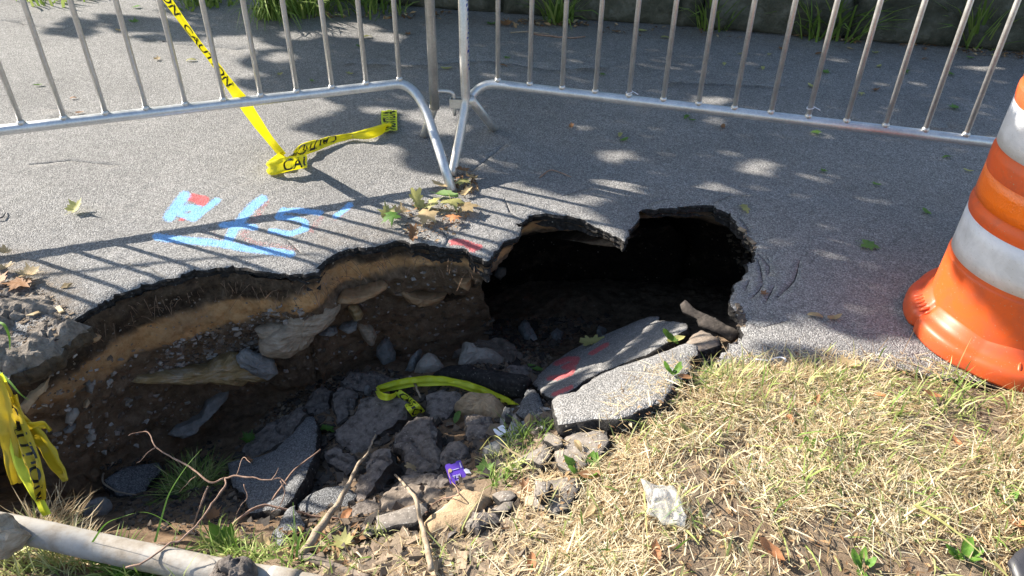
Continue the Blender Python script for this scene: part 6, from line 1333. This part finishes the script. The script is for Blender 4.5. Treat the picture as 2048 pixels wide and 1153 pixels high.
# pipe
pz_ = -.098
pipe_l = np.array([onz(*p, pz_) for p in [(-120, 1030), (60, 1064), (150, 1084), (250, 1106), (330, 1122), (440, 1146), (500, 1156), (566, 1166), (680, 1186), (900, 1225)]])
pipe = empty('pipe', tuple(pipe_l[4] - [0, 0, .03]), 'dusty pale grey pipe running along the bottom left edge of the pit', 'pipe')
pc = catmull(pipe_l, 6); cut = 7 * 6
tube('pipe_section', pc[:cut + 1], .029, M['pipe'], pipe, 24); tube('pipe_section', pc[cut:], .0275, M['pipe'], pipe, 24)
jt = pc[cut - 2:cut + 3]; tube('joint_collar', jt, .0302, M['pipe'], pipe, 24)
rock('soil_clod', 'clump of dark soil with grass sitting on the pipe', 'clod', [(418, 1150), (430, 1125), (455, 1112), (490, 1110), (510, 1128), (515, 1165), (430, 1175)], (onz(465, 1140, -.06), np.array([0, -.3, .95]) / np.linalg.norm([0, -.3, .95])), .035, M['clod'], crumb=1.0, smooth=True, jag=.02)
rock('stone', 'brown lumpy stone at the lower left corner', 'stone', [(-40, 1028), (-8, 1022), (22, 1036), (30, 1060), (47, 1080), (38, 1104), (8, 1120), (-40, 1116)], (onz(10, 1075, -.06), np.array([.2, -.5, .84]) / np.linalg.norm([.2, -.5, .84])), .035, M['schist'], rough=.2, jag=.03)

# ------------------------------------------------------------------ litter of people
def card_geo(poly, plane, up, t=.0016, bow=.0, rnd=0):
    p0, n = plane; W_ = np.array([onplane(px, py, p0 + n * up, n) for px, py in poly]); m = len(W_)
    V = np.vstack([W_, W_ - n * t]); F = [tuple(range(m)), tuple(range(2 * m - 1, m - 1, -1))] + [(i, i + m, (i + 1) % m + m, (i + 1) % m) for i in range(m)]
    return V, F
pk = empty('package', tuple(hit(920, 972)), 'torn purple printed hang tag package with white insert behind the loaf stone', 'package')
_q = hit(916, 955, BV0); _n = VIEW(_q) * .55 + np.array([0, -.1, .5]); pl = (_q + [0, 0, .045], _n / np.linalg.norm(_n))
put('card', mkmesh('card', *card_geo([(890, 934), (891, 930), (896, 928), (900, 927.5), (901, 929.5), (911, 926.5), (911, 924), (916, 922), (920, 921), (922, 923), (930, 945), (943, 968), (903, 977), (897, 955)], pl, 0), M['purple'], False), pk)
put('emblem', mkmesh('emblem', *card_geo([(900 + 4 * math.cos(a), 941.5 + 4 * math.sin(a)) for a in np.linspace(6.2, 0, 12, endpoint=False)], pl, .0012, .0008), M['gold'], False), pk)
for nm, q_ in (('printed_line', [(905, 940), (918, 936.5), (918, 937.6), (905, 941.2)]), ('printed_band', [(918, 925), (921, 926), (924, 936), (921.5, 936)])):
    put(nm, mkmesh(nm, *card_geo(q_, pl, .0012, .0008), M['whiteprint'], False), pk)
# window bubble with pale lettering strokes
put('window', mkmesh('window', *card_geo([(899, 951), (926, 943), (929, 945), (941, 966), (905, 974)], pl, .006, .004), M['purple'], False), pk)
def stroke(q_): put('print_stroke', mkmesh('print_stroke', *card_geo(q_, pl, .0075, .0008), M['whiteprint'], False), pk)
stroke([(904, 952.5), (911, 950.5), (911, 951.6), (904, 953.6)]); stroke([(907, 952), (908.3, 951.7), (909.5, 958), (908.2, 958.4)])
for k in range(2):
    x0 = 911.5 + k * 5; y0 = 950.3 - k * 1.4
    stroke([(x0, y0), (x0 + 3.6, y0 - 1), (x0 + 3.8, y0), (x0 + .2, y0 + 1)]); stroke([(x0, y0), (x0 + 1.1, y0 - .3), (x0 + 2.5, y0 + 6), (x0 + 1.4, y0 + 6.3)]); stroke([(x0 + 2.6, y0 - .7), (x0 + 3.7, y0 - 1), (x0 + 5.2, y0 + 5), (x0 + 4.1, y0 + 5.3)]); stroke([(x0 + 1.2, y0 + 5.2), (x0 + 4.8, y0 + 4.3), (x0 + 5, y0 + 5.3), (x0 + 1.4, y0 + 6.2)])
stroke([(912, 961), (930, 956), (930.4, 957), (912.4, 962)]); stroke([(913, 964.5), (931, 959.5), (931.3, 960.3), (913.3, 965.3)])
put('insert', mkmesh('insert', *card_geo([(927, 940), (932, 937), (938, 940), (952, 964), (950, 969), (944, 967)], pl, .003, .0012), M['white'], False), pk)
pl2 = fit_plane([(985, 850), (1016, 850), (1016, 872), (985, 872)], .03, face=.5)
wc = put('card', mkmesh('card', *card_geo([(995, 855), (1003, 850.5), (1006, 850), (1016, 863), (1014, 866), (1006, 869), (1003, 866)], pl2, .01), M['white'], False)); tag(wc, 'clean white plastic card with rounded corners on the rubble', 'card')
wc = put('card', mkmesh('card', *card_geo([(986, 859), (992, 856.5), (997, 862), (1004, 867), (1008, 870), (1000, 875), (990, 866)], pl2, .004), M['white'], False)); tag(wc, 'torn white card half under the clean white card', 'card')
rock('plastic_bag', 'crumpled clear plastic bag lying on the straw', 'plastic bag', [(1281, 960), (1308, 969), (1327, 971), (1349, 974), (1355, 987), (1362, 1010), (1373, 1035), (1366, 1048), (1341, 1055), (1324, 1053), (1313, 1035), (1294, 1027), (1288, 996)], (onz(1325, 1020, .034), np.array([-.1, -.3, .95]) / np.linalg.norm([-.1, -.3, .95])), .014, M['bag'], rough=.07, crumb=.45, smooth=True)
slab('plastic_piece', 'dark grey plastic corner at the bottom right edge', 'plastic piece', [(2022, 1117), (2036, 1100), (2062, 1088), (2110, 1100), (2110, 1175), (2045, 1175), (2028, 1142)], (onz(2050, 1130, .03), np.array([-.1, -.2, .97]) / np.linalg.norm([-.1, -.2, .97])), .02, M['blackplastic'], M['blackplastic'], rough=.003, jag=.003)
